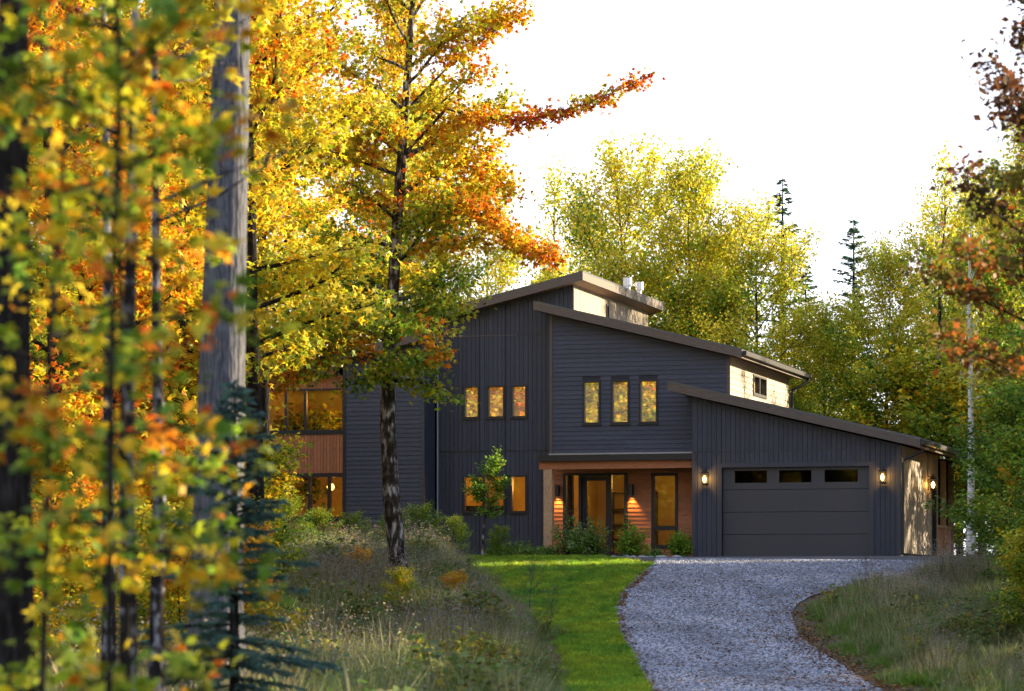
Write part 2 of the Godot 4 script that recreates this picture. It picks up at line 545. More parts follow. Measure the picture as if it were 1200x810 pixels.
func build_house() -> void:
	rng.seed = 11
	house = thing("house", HOUSE_AT, HOUSE_TURN, "dark charcoal timber house with stepped sloping roofs at the end of the drive", "house")
	var front := func(z: float) -> Transform3D: return Transform3D(Basis(), Vector3(0, 0, z))
	var right := func(x: float) -> Transform3D: return Transform3D(Basis(Vector3.UP, PI / 2), Vector3(x, 0, 0))  # wall x runs towards -z
	var left := func(x: float) -> Transform3D: return Transform3D(Basis(Vector3.UP, -PI / 2), Vector3(x, 0, 0))   # wall x runs towards +z
	var back := func(z: float) -> Transform3D: return Transform3D(Basis(Vector3.UP, PI), Vector3(0, 0, z))       # wall x runs towards -x

	# foundation
	for f in [[-5.78, -0.05, -10.4, -0.05], [-10.43, -5.9, -10.4, -1.85], [-14.15, -10.5, -11.7, -2.65], [-16.7, -14.3, -9.0, -1.65], [-19.75, -16.8, -9.0, -1.85]]:
		boxed(house, "foundation", Vector3(f[0], -0.5, f[2]), Vector3(f[1], 0.12, f[3]), M.dark_concrete)

	# ---- garage
	var g_open := [[-5.00, -0.85, -1.0, 2.56]]
	wall("garage_front_wall", front.call(0.0), -5.83, 0.0, 0.06, 4.53, 3.13, g_open, "upright", 0.135, M.upright, [3.0])
	boxed(house, "flashing", Vector3(-5.83, 2.995, 0.002), Vector3(0.0, 3.015, 0.034), M.trim)
	wall("garage_side_wall", right.call(0.0), 0.0, 7.0, 0.16, 3.12, 3.12, [[5.75, 6.80, 0.1, 2.32]], "upright", 0.16, M.pale_upright)
	wall("garage_left_wall", left.call(-5.83), -1.8, 0.0, 0.06, 4.5, 4.5, [], "upright", 0.14, M.upright)
	wall("garage_rear_wall", back.call(-10.5), 0.0, 5.83, 0.06, 3.1, 4.5, [], "upright", 0.2, M.upright)
	for x in [-5.845, -0.085]:
		boxed(house, "corner_trim", Vector3(x, 0.03, -0.02), Vector3(x + 0.1, 2.985 if x < -1 else 3.1, 0.036), M.trim)
	boxed(house, "corner_trim", Vector3(-0.02, 0.1, -0.09), Vector3(0.034, 3.1, -0.021), M.brown_trim)
	# door casing, door of four sections with three lights
	boxed(house, "door_casing", Vector3(-5.12, 0.02, 0.0), Vector3(-5.00, 2.68, 0.04), M.trim)
	boxed(house, "door_casing", Vector3(-0.85, 0.02, 0.0), Vector3(-0.73, 2.68, 0.04), M.trim)
	boxed(house, "door_casing", Vector3(-5.00, 2.56, 0.0), Vector3(-0.85, 2.68, 0.04), M.trim)
	boxed(house, "threshold", Vector3(-5.0, -0.2, -0.3), Vector3(-0.85, 0.055, 0.1), M.concrete)
	var gd := Node3D.new()
	gd.name = "garage_door"
	house.add_child(gd, true)
	var lights := [[-4.66, -3.74], [-3.40, -2.49], [-2.12, -1.19]]
	var sec := [0.06, 0.69, 1.315, 1.94, 2.56]
	for i in 4:
		var s := Solid.new()
		var a: float = sec[i] + 0.006
		var b: float = sec[i + 1] - 0.006
		if i < 3:
			s.box(Vector3(-4.99, a, -0.16), Vector3(-0.86, b, -0.115))
		else:
			s.box(Vector3(-4.99, a, -0.16), Vector3(-0.86, 2.13, -0.115))
			s.box(Vector3(-4.99, 2.47, -0.16), Vector3(-0.86, b, -0.115))
			var x := -4.99
			for l in lights:
				s.box(Vector3(x, 2.13, -0.16), Vector3(l[0], 2.47, -0.115)); x = l[1]
			s.box(Vector3(x, 2.13, -0.16), Vector3(-0.86, 2.47, -0.115))
		put(gd, "door_panel", s.mesh(), M.door_panel)
	for l in lights:
		boxed(gd, "pane", Vector3(l[0], 2.13, -0.15), Vector3(l[1], 2.47, -0.142), M.dim_pane)
	boxed(gd, "weather_strip", Vector3(-4.99, 0.056, -0.15), Vector3(-0.86, 0.063, -0.1), M.black_metal)
	room(-5.6, -0.25, 0.05, 2.9, -0.17, -7.0, M.dark_concrete)
	# side door, glazed rear porch
	var sd := Node3D.new()
	sd.name = "side_door"
	house.add_child(sd, true)
	sd.transform = right.call(0.0)
	boxed(sd, "door_panel", Vector3(5.78, 0.16, -0.14), Vector3(6.77, 2.30, -0.09), M.black_metal)
	boxed(sd, "handle", Vector3(5.86, 1.05, -0.088), Vector3(5.90, 1.2, -0.04), M.zinc)
	boxed(house, "porch_post", Vector3(-0.16, 0.1, -7.16), Vector3(0.0, 3.05, -7.005), M.post)
	boxed(house, "porch_post", Vector3(-0.16, 0.1, -8.86), Vector3(0.0, 3.05, -8.70), M.post)
	boxed(house, "porch_post", Vector3(-0.16, 0.1, -10.5), Vector3(0.0, 3.05, -10.34), M.post)
	boxed(house, "porch_rail", Vector3(-0.13, 1.0, -10.33), Vector3(-0.02, 1.08, -7.17), M.post)
	for i in 22:
		boxed(house, "porch_board", Vector3(-0.09, 0.16, -10.33 + i * 0.1436), Vector3(-0.05, 0.995, -10.33 + i * 0.1436 + 0.137), M.cedar_upright[i % 3])
	boxed(house, "porch_step", Vector3(-0.2, 0.0, -10.5), Vector3(0.35, 0.15, -6.9), M.concrete)
	window(right.call(-1.3), 7.1, 10.4, 0.4, 2.5, [8.2, 9.3], M.coated_pane)
	# roof, gutter, downspout
	var G := [4.97 - 0.239 * 6.46, -0.239]
	shed_roof("garage_roof", PackedVector2Array([Vector2(-6.46, 0.45), Vector2(0.62, 0.45), Vector2(0.62, -10.9), Vector2(-5.165, -10.9), Vector2(-5.165, -1.77), Vector2(-6.46, -1.77)]), G[0], G[1], 0.25)
	var gut := Solid.new()
	gut.box(Vector3(0.63, 3.12, -10.9), Vector3(0.74, 3.24, 0.42))
	put(house, "gutter", gut.mesh(), M.black_metal)
	var spout := Solid.new()
	spout.tube([Vector3(0.68, 3.12, 0.1), Vector3(0.68, 2.98, 0.09), Vector3(0.12, 2.72, 0.05), Vector3(0.075, 2.6, 0.06), Vector3(0.075, 0.15, 0.06)], [0.045, 0.045, 0.045, 0.045, 0.045], 8)
	put(house, "downspout", spout.mesh(), M.black_metal)

	# ---- middle block
	var zm := -1.8
	var m_win := [[-9.51, -8.97, 3.93, 5.20], [-8.66, -8.11, 3.93, 5.20], [-7.83, -7.27, 3.93, 5.20]]
	wall("middle_front_wall", front.call(zm), -10.48, -5.17, 2.95, 7.14, 5.82, m_win, "lap", 0.132, M.lap)
	for r in m_win:
		window(front.call(zm), r[0], r[1], r[2], r[3], [], M.coated_pane)
	wall("middle_side_wall", right.call(-5.17), 1.8, 10.5, 3.0, 5.82, 5.82, [[4.95, 6.9, 4.93, 5.52]], "lap", 0.17, M.pale_lap)
	window(right.call(-5.17), 4.95, 6.9, 4.93, 5.52, [5.92], M.clear_pane)
	wall("middle_rear_wall", back.call(-10.5), 5.17, 10.03, 3.0, 5.8, 7.0, [], "lap", 0.2, M.lap)
	wall("middle_left_wall", left.call(-10.48), -2.6, -1.8, 0.06, 7.1, 7.1, [], "lap", 0.14, M.lap)
	boxed(house, "corner_trim", Vector3(-10.5, 2.95, zm - 0.02), Vector3(-10.41, 7.1, zm + 0.034), M.brown_trim)
	boxed(house, "corner_trim", Vector3(-5.25, 3.0, zm - 0.02), Vector3(-5.15, 5.75, zm + 0.034), M.brown_trim)
	var MR := [7.50 - 0.248 * 10.87, -0.248]
	shed_roof("middle_roof", PackedVector2Array([Vector2(-10.87, -1.35), Vector2(-4.72, -1.35), Vector2(-4.72, -11.4), Vector2(-10.0, -11.4), Vector2(-10.0, -2.56), Vector2(-10.87, -2.56)]), MR[0], MR[1], 0.25)
	boxed(house, "gutter", Vector3(-4.71, 5.80, -11.4), Vector3(-4.60, 5.93, -1.42), M.black_metal)
	var sp2 := Solid.new()
	sp2.tube([Vector3(-4.65, 5.80, -11.1), Vector3(-4.66, 5.68, -11.0), Vector3(-5.05, 5.40, -10.56), Vector3(-5.07, 5.3, -10.56), Vector3(-5.07, 3.8, -10.56)], [0.045, 0.045, 0.045, 0.045, 0.045], 8)
	put(house, "downspout", sp2.mesh(), M.black_metal)

	# ---- porch
	var p_open := [[-10.09, -8.16, 0.0, 2.52], [-7.46, -6.68, 0.36, 2.50]]
	wall("porch_wall", front.call(zm), -10.48, -5.84, 0.10, 2.95, 2.95, p_open, "lap", 0.118, M.cedar_across, [], "cedar_board")
	window(front.call(zm), -7.46, -6.68, 0.36, 2.50, [], M.clear_pane, 0.08, [0.92])
	var ed := Node3D.new()
	ed.name = "entrance_door"
	house.add_child(ed, true)
	ed.transform = front.call(zm)
	var fr := Solid.new()
	for x in [[-10.09, -10.00], [-9.62, -9.54], [-8.73, -8.64], [-8.26, -8.16]]:
		fr.box(Vector3(x[0], 0.1, -0.12), Vector3(x[1], 2.52, 0.05))
	for x in [[-10.00, -9.62], [-8.64, -8.26]]:
		fr.box(Vector3(x[0], 2.46, -0.12), Vector3(x[1], 2.52, 0.045))
		fr.box(Vector3(x[0], 0.1, -0.12), Vector3(x[1], 0.2, 0.045))
	fr.box(Vector3(-9.54, 2.42, -0.12), Vector3(-8.73, 2.52, 0.045))
	put(ed, "frame", fr.mesh(), M.frame)
	boxed(ed, "pane", Vector3(-10.00, 0.2, -0.06), Vector3(-9.62, 2.46, -0.05), M.clear_pane)
	boxed(ed, "pane", Vector3(-8.64, 0.2, -0.06), Vector3(-8.26, 2.46, -0.05), M.clear_pane)
	var leafd := Solid.new()
	leafd.box(Vector3(-9.535, 0.12, -0.1), Vector3(-9.38, 2.415, -0.04))
	leafd.box(Vector3(-8.83, 0.12, -0.1), Vector3(-8.735, 2.415, -0.04))
	leafd.box(Vector3(-9.38, 2.30, -0.1), Vector3(-8.83, 2.415, -0.04))
	leafd.box(Vector3(-9.38, 0.12, -0.1), Vector3(-8.83, 0.36, -0.04))
	put(ed, "door_leaf", leafd.mesh(), M.frame)
	boxed(ed, "pane", Vector3(-9.38, 0.36, -0.075), Vector3(-8.83, 2.30, -0.068), M.clear_pane)
	boxed(ed, "handle", Vector3(-9.49, 0.95, -0.038), Vector3(-9.45, 1.35, 0.0), M.black_metal)
	var pr := Solid.new()
	pr.box(Vector3(-10.42, 2.81, -1.765), Vector3(-5.86, 2.97, -0.25))
	var proof := put(house, "porch_roof", pr.mesh(), M.black_metal)
	boxed(proof, "flashing", Vector3(-10.1, 2.985, -1.764), Vector3(-5.86, 3.03, -0.28), M.flashing)
	boxed(proof, "ceiling", Vector3(-10.3, 2.78, -1.764), Vector3(-5.87, 2.806, -0.6), M.soffit)
	boxed(house, "porch_beam", Vector3(-10.42, 2.585, -0.58), Vector3(-5.86, 2.805, -0.40), M.cedar_across[1])
	boxed(house, "porch_post", Vector3(-10.28, 0.09, -0.60), Vector3(-10.03, 2.58, -0.36), M.post)
	boxed(house, "porch_floor", Vector3(-10.5, -0.3, -1.8), Vector3(-5.84, 0.085, -0.2), M.concrete)

	# ---- left block
	var zl := -2.6
	var l_win := [[-13.38, -12.87, 4.20, 5.17], [-12.65, -12.09, 4.20, 5.17], [-11.91, -11.41, 4.20, 5.17], [-13.38, -12.07, 1.41, 2.52], [-11.92, -11.41, 1.41, 2.52]]
	wall("left_front_wall", front.call(zl), -14.2, -10.03, 0.06, 7.12, 8.09, l_win, "upright", 0.135, M.upright, [3.23, 6.63])
	boxed(house, "flashing", Vector3(-14.2, 3.225, zl + 0.002), Vector3(-10.49, 3.245, zl + 0.034), M.black_metal)
	boxed(house, "flashing", Vector3(-14.2, 6.622, zl + 0.002), Vector3(-11.7, 6.652, zl + 0.040), M.brown_trim)
	boxed(house, "flashing", Vector3(-11.69, 6.622, zl + 0.002), Vector3(-10.49, 6.645, zl + 0.036), M.black_metal)
	for r in l_win:
		window(front.call(zl), r[0], r[1], r[2], r[3], [-12.74] if r[1] - r[0] > 1.0 else [], M.coated_pane if r[2] > 3.0 else M.clear_pane)
	wall("left_side_wall", right.call(-10.03), 2.6, 11.8, 5.6, 8.06, 8.06, [[6.40, 6.72, 7.0, 7.86]], "upright", 0.2, M.pale_upright)
	window(right.call(-10.03), 6.40, 6.72, 7.0, 7.86, [], M.clear_pane)
	boxed(house, "corner_trim", Vector3(-10.05, 6.9, zl - 0.06), Vector3(-9.99, 8.0, zl + 0.03), M.trim)
	wall("left_rear_wall", back.call(-11.8), 10.03, 14.2, 0.06, 8.06, 7.1, [], "upright", 0.2, M.upright)
	wall("left_outer_wall", left.call(-14.2), -11.8, -2.6, 0.06, 7.1, 7.1, [], "upright", 0.2, M.upright)
	var bead := Solid.new()
	bead.tube([Vector3(-14.16, 0.1, zl + 0.05), Vector3(-14.16, 7.0, zl + 0.05)], [0.028, 0.028], 8)
	put(house, "downspout", bead.mesh(), M.flashing)
	shed_roof("left_roof", PackedVector2Array([Vector2(-14.32, -2.1), Vector2(-9.59, -2.1), Vector2(-9.59, -12.3), Vector2(-14.32, -12.3)]), 8.42 + 0.233 * 9.59, 0.233, 0.27)
	var v1 := Solid.new()
	v1.tube([Vector3(-10.5, 8.1, -11), Vector3(-10.5, 8.85, -11), Vector3(-10.5, 8.851, -11), Vector3(-10.5, 9.12, -11), Vector3(-10.5, 9.121, -11)], [0.10, 0.10, 0.15, 0.15, 0.01], 12)
	put(house, "roof_vent", v1.mesh(), M.zinc)
	var v2 := Solid.new()
	v2.tube([Vector3(-10.1, 8.1, -11), Vector3(-10.1, 8.72, -11), Vector3(-10.1, 8.721, -11), Vector3(-10.1, 8.97, -11), Vector3(-10.1, 8.971, -11)], [0.07, 0.07, 0.13, 0.13, 0.01], 12)
	put(house, "roof_vent", v2.mesh(), M.zinc)

	# ---- outer left block, lap boards, with a return to the left block
	var zf := -1.6
	wall("outer_front_wall", front.call(zf), -16.75, -14.27, 0.06, 5.95, 6.4, [], "lap", 0.132, M.lap)
	wall("outer_return_wall", right.call(-14.27), 1.6, 2.6, 0.06, 6.4, 6.4, [], "upright", 0.34, M.upright)
	boxed(house, "corner_trim", Vector3(-14.35, 0.06, zf - 0.02), Vector3(-14.25, 6.3, zf + 0.036), M.trim)
	boxed(house, "corner_trim", Vector3(-16.78, 0.06, zf - 0.2), Vector3(-16.70, 5.8, zf + 0.036), M.black_metal)
	shed_roof("outer_roof", PackedVector2Array([Vector2(-17.0, -1.2), Vector2(-14.28, -1.2), Vector2(-14.28, -9.0), Vector2(-17.0, -9.0)]), 6.66 + 0.2 * 14.28, 0.2, 0.25)
	# ---- cedar block with two bands of windows
	var zw := -1.8
	var w_open := [[-19.6, -16.82, 3.84, 5.12], [-19.6, -16.82, 1.27, 2.54]]
	wall("cedar_front_wall", front.call(zw), -19.8, -16.76, 0.06, 5.5, 5.5, w_open, "upright", 0.1, M.cedar_upright, [], "cedar_board")
	window(front.call(zw), -19.6, -16.82, 3.84, 5.12, [-18.66, -18.05], M.clear_pane, 0.05)
	window(front.call(zw), -19.6, -16.82, 1.27, 2.54, [-18.66, -17.92, -17.3], M.clear_pane, 0.05)
	for y in [1.21, 2.58, 3.78]:
		boxed(house, "flashing", Vector3(-19.8, y - 0.025, zw + 0.002), Vector3(-16.79, y + 0.03, zw + 0.05), M.black_metal)
	wall("cedar_outer_wall", left.call(-19.8), -9.0, -1.8, 0.06, 5.5, 5.5, [], "upright", 0.2, M.upright)
	shed_roof("cedar_roof", PackedVector2Array([Vector2(-20.2, -1.4), Vector2(-17.01, -1.4), Vector2(-17.01, -9.2), Vector2(-20.2, -9.2)]), 5.75, 0.0, 0.25)
	wall("rear_wall", back.call(-9.0), 14.2, 19.8, 0.06, 6.0, 5.5, [], "upright", 0.25, M.upright)

	# ---- rooms behind the glass
	room(-14.0, -10.7, 0.15, 2.75, -2.77, -6.8)
	room(-14.0, -10.7, 3.35, 5.75, -2.77, -7.5)
	room(-10.3, -6.3, 0.12, 2.72, -1.97, -6.5)
	room(-10.2, -5.45, 3.40, 5.55, -1.97, -8.0)
	room(-19.6, -16.7, 0.2, 2.70, -1.97, -6.0)
	room(-19.6, -16.7, 3.0, 5.3, -1.97, -6.0)

# ---------------------------------------------------------------- lamps

func on_house(p: Vector3) -> Vector3:
	return HOUSE_AT + Basis(Vector3.UP, HOUSE_TURN) * p

func omni(parent: Node3D, at: Vector3, energy: float, radius: float) -> void:
	var l := OmniLight3D.new()
	l.name = "bulb_light"
	l.light_color = Color(1.0, 0.72, 0.34)
	l.light_energy = energy
	l.light_size = radius
	l.omni_range = 14.0
	l.omni_attenuation = 2.0
	l.shadow_enabled = true
	parent.add_child(l)
	l.position = at

func lamps() -> void:
	# glass lanterns: back plate, cage with roof and base, bulb
	for a in [[Vector3(-5.46, 2.24, 0.03), 0.0, "lit black glass lantern on the garage wall left of the door"], [Vector3(-0.46, 2.24, 0.03), 0.0, "lit black glass lantern on the garage wall right of the door"], [Vector3(0.03, 2.20, -5.0), PI / 2, "lit glass lantern on the sunlit side wall beside the side door"]]:
		var t := thing("wall_lantern", on_house(a[0]), HOUSE_TURN + a[1], a[2], "lantern", "lanterns on the garage walls")
		boxed(t, "back_plate", Vector3(-0.06, -0.16, -0.01), Vector3(0.06, 0.16, 0.012), M.black_metal)
		var cage := Solid.new()
		cage.tube([Vector3(0, 0.30, 0.14), Vector3(0, 0.26, 0.14), Vector3(0, 0.21, 0.14), Vector3(0, 0.17, 0.14), Vector3(0, 0.165, 0.14)], [0.012, 0.02, 0.075, 0.125, 0.01], 8)
		cage.tube([Vector3(0, -0.16, 0.14), Vector3(0, -0.159, 0.14), Vector3(0, -0.13, 0.14), Vector3(0, -0.129, 0.14)], [0.01, 0.09, 0.09, 0.01], 8)
		for k in 6:
			var q := TAU * k / 6
			cage.bar(Vector3(cos(q) * 0.085, -0.14, 0.14 + sin(q) * 0.085), Vector3(cos(q) * 0.115, 0.17, 0.14 + sin(q) * 0.115), 0.012, 0.012)
		cage.bar(Vector3(0, 0.24, 0.0), Vector3(0, 0.24, 0.14), 0.02, 0.02)
		put(t, "cage", cage.mesh(), M.black_metal)
		var bulb := Solid.new()
		bulb.tube([Vector3(0, -0.10, 0.14), Vector3(0, -0.06, 0.14), Vector3(0, 0.0, 0.14), Vector3(0, 0.06, 0.14), Vector3(0, 0.10, 0.14)], [0.012, 0.04, 0.055, 0.035, 0.006], 10)
		put(t, "light_bulb", bulb.mesh(), M.glow)
		omni(t, Vector3(0, 0.0, 0.14), 0.10, 0.04)
	# dark sconces that shine down the cedar wall
	for a in [[-10.235, "black wall sconce shining down the cedar beside the porch post"], [-8.03, "black wall sconce shining down the cedar right of the entrance door"]]:
		var t := thing("porch_sconce", on_house(Vector3(a[0], 2.02, -1.77)), HOUSE_TURN, a[1], "sconce", "sconces beside the entrance door")
		boxed(t, "back_plate", Vector3(-0.05, -0.1, -0.01), Vector3(0.05, 0.1, 0.03), M.black_metal)
		var s := Solid.new()
		s.tube([Vector3(0, 0.16, 0.1), Vector3(0, 0.159, 0.1), Vector3(0, -0.16, 0.1)], [0.01, 0.075, 0.075], 14)
		put(t, "shade", s.mesh(), M.black_metal)
		var b := Solid.new()
		b.tube([Vector3(0, -0.02, 0.1), Vector3(0, -0.021, 0.1), Vector3(0, -0.07, 0.1), Vector3(0, -0.071, 0.1)], [0.005, 0.05, 0.05, 0.005], 10)
		put(t, "light_bulb", b.mesh(), M.glow)
		var l := SpotLight3D.new()
		l.name = "sconce_light"
		l.light_color = Color(1.0, 0.74, 0.36)
		l.light_energy = 0.5
		l.light_size = 0.04
		l.spot_angle = 38.0
		l.spot_angle_attenuation = 0.6
		l.spot_range = 8.0
		l.spot_attenuation = 2.0
		l.shadow_enabled = true
		t.add_child(l)
		l.position = Vector3(0, -0.10, 0.1)
		l.rotation.x = -PI / 2
	# pendant lamps in the rooms
	for a in [[Vector3(-11.2, 2.3, -4.6), 0.5, "warm pendant lamp in the ground floor room left of the porch"], [Vector3(-12.3, 5.35, -5.6), 0.05, "pendant lamp in the upper room above the young tree"], [Vector3(-8.42, 2.32, -3.6), 0.29, "bright pendant lamp seen through the entrance door side light"], [Vector3(-7.6, 5.2, -6.2), 0.04, "pendant lamp in the upper room above the porch"], [Vector3(-17.3, 4.85, -3.4), 0.32, "warm pendant lamp in the upper cedar clad room"], [Vector3(-17.9, 2.25, -3.6), 0.24, "warm pendant lamp in the lower cedar clad room"]]:
		var t := thing("pendant_lamp", on_house(a[0]), HOUSE_TURN, a[2], "lamp", "pendant lamps behind the windows")
		var s := Solid.new()
		s.tube([Vector3(0, 0.35, 0), Vector3(0, 0.12, 0)], [0.008, 0.008], 6)
		put(t, "cord", s.mesh(), M.black_metal)
		var b := Solid.new()
		b.tube([Vector3(0, 0.12, 0), Vector3(0, 0.10, 0), Vector3(0, 0.02, 0), Vector3(0, -0.07, 0), Vector3(0, -0.11, 0)], [0.02, 0.08, 0.12, 0.09, 0.01], 14)
		put(t, "lamp_globe", b.mesh(), M.glow_soft)
		omni(t, Vector3(0, 0, 0), a[1], 0.1)

# what shows of the rooms through the lower windows
func furnish() -> void:
	M.dark_cloth = mat(lin(0.035, 0.03, 0.03), 0.95)
	M.walnut = grained([[0.2, lin(0.07, 0.035, 0.018)], [0.8, lin(0.13, 0.07, 0.035)]], 0.5, Vector3(0.4, 3.0, 3.0), 61, 0.02)
	var sofa := thing("sofa", on_house(Vector3(-13.0, 0.15, -3.9)), HOUSE_TURN, "dark sofa behind the lower left window", "sofa")
	boxed(sofa, "base", Vector3(-0.8, 0.1, -0.4), Vector3(0.8, 0.42, 0.4), M.dark_cloth)
	boxed(sofa, "backrest", Vector3(-0.8, 0.42, 0.2), Vector3(0.8, 1.5, 0.4), M.dark_cloth)
	boxed(sofa, "armrest", Vector3(-1.0, 0.1, -0.4), Vector3(-0.805, 0.7, 0.4), M.dark_cloth)
	boxed(sofa, "armrest", Vector3(0.805, 0.1, -0.4), Vector3(1.0, 0.7, 0.4), M.dark_cloth)
	var cab := thing("bookcase", on_house(Vector3(-9.1, 0.12, -6.3)), HOUSE_TURN, "dark wooden bookcase at the back of the entrance hall", "bookcase")
	for x in [-0.7, 0.66]:
		boxed(cab, "side_panel", Vector3(x, 0, -0.15), Vector3(x + 0.04, 2.0, 0.2), M.walnut)
	for y in [0.1, 0.55, 1.0, 1.45, 1.95]:
		boxed(cab, "shelf", Vector3(-0.66, y, -0.15), Vector3(0.66, y + 0.035, 0.19), M.walnut)
	var stair := thing("hall_door", on_house(Vector3(-7.0, 0.12, -6.42)), HOUSE_TURN, "dark inner door seen through the narrow porch window", "door")
	boxed(stair, "door_leaf", Vector3(-0.4, 0, 0), Vector3(0.4, 2.05, 0.04), M.walnut)
	boxed(stair, "frame", Vector3(-0.5, 0, 0.0), Vector3(-0.405, 2.15, 0.06), M.frame)
	boxed(stair, "frame", Vector3(0.405, 0, 0.0), Vector3(0.5, 2.15, 0.06), M.frame)
	var pic := thing("framed_picture", on_house(Vector3(-12.0, 1.75, -6.78)), HOUSE_TURN, "dark framed picture on the wall of the lower left room", "picture")
	boxed(pic, "frame", Vector3(-0.35, -0.25, 0), Vector3(0.35, 0.25, 0.03), M.frame)
	boxed(pic, "canvas", Vector3(-0.31, -0.21, 0.03), Vector3(0.31, 0.21, 0.036), M.cedar_across[0])
	var shelf := thing("sideboard", on_house(Vector3(-17.6, 3.0, -5.7)), HOUSE_TURN, "dark tall cabinet in the upper cedar clad room", "cabinet")
	boxed(shelf, "body", Vector3(-0.5, 0, -0.2), Vector3(0.5, 1.9, 0.2), M.walnut)
	boxed(shelf, "door_leaf", Vector3(-0.49, 0.05, 0.2), Vector3(-0.01, 1.85, 0.22), M.walnut)
	boxed(shelf, "door_leaf", Vector3(0.01, 0.05, 0.2), Vector3(0.49, 1.85, 0.22), M.walnut)

# ---------------------------------------------------------------- ground

var swell := FastNoiseLite.new()

func drive_edges(z: float) -> Vector2:
	# left and right edge of the gravel at distance z from the eye
	var at := [10.0, 25.0, 38.0, 45.0, 50.0, 55.5, 60.2, 62.8, 64.5, 66.0, 68.0, 70.0, 71.4, 74.4, 77.0, 79.0]
	var l := [1.5, 1.7, 2.0, 2.06, 2.10, 2.05, 2.10, 2.22, 2.34, 2.52, 2.78, 3.0, 3.2, 3.55, 3.75, 3.9]
	var r := [4.8, 4.9, 5.25, 5.46, 5.50, 5.30, 5.56, 5.99, 6.5, 7.2, 8.4, 10.2, 11.4, 12.3, 12.6, 12.9]
	if z <= at[0]: return Vector2(l[0], r[0])
	for i in at.size() - 1:
		if z <= at[i + 1]:
			var t: float = (z - at[i]) / (at[i + 1] - at[i])
			return Vector2(lerpf(l[i], l[i + 1], t), lerpf(r[i], r[i + 1], t))
	return Vector2(3.9, 12.9)

func lawn_left(z: float) -> float:
	var at := [30.0, 45.0, 50.6, 56.3, 60.6, 64.3, 68.8, 74.0, 84.0]
	var x := [0.9, 0.75, 0.95, 0.8, 0.35, -0.18, -0.6, -1.2, -2.5]
	for i in at.size() - 1:
		if z <= at[i + 1]:
			return lerpf(x[i], x[i + 1], clampf((z - at[i]) / (at[i + 1] - at[i]), 0, 1)) + 0.25 * swell.get_noise_2d(z * 14.0, 3.0)
	return -2.5

func ground(x: float, zz: float) -> float:
	var z := -zz
	var t := clampf((z - 42.0) / 40.0, 0.0, 1.0)
	var y := -2.4 + 2.38 * t * t * (3.0 - 2.0 * t)
	# the wood on both sides stands on low uneven banks
	var e := drive_edges(z)
	var off := maxf(lawn_left(z) - 0.2 - x, x - e.y - 0.3)
	if off > 0.0 and z < 80.0:
		var k := clampf(off / 3.0, 0.0, 1.0) * clampf((80.0 - z) / 8.0, 0.0, 1.0)
		y += k * (0.10 + 0.16 * swell.get_noise_2d(x * 4.0, zz * 4.0))
	return y

func sheet(called: String, rows: Array, edges: Callable, cols: int, lift: float, m: Material) -> MeshInstance3D:
	var s := Solid.new()
	for i in rows.size() - 1:
		var za: float = rows[i]
		var zb: float = rows[i + 1]
		var ea: Vector2 = edges.call(za)
		var eb: Vector2 = edges.call(zb)
		for k in cols:
			var p := []
			for c in [[zb, eb, k], [zb, eb, k + 1], [za, ea, k + 1], [za, ea, k]]:
				var x := lerpf(c[1].x, c[1].y, float(c[2]) / cols)
				p.append(Vector3(x, ground(x, -c[0]) + lift, -c[0]))
			s.quad(p[0], p[1], p[2], p[3])
	return put(self, called, s.mesh(), m)

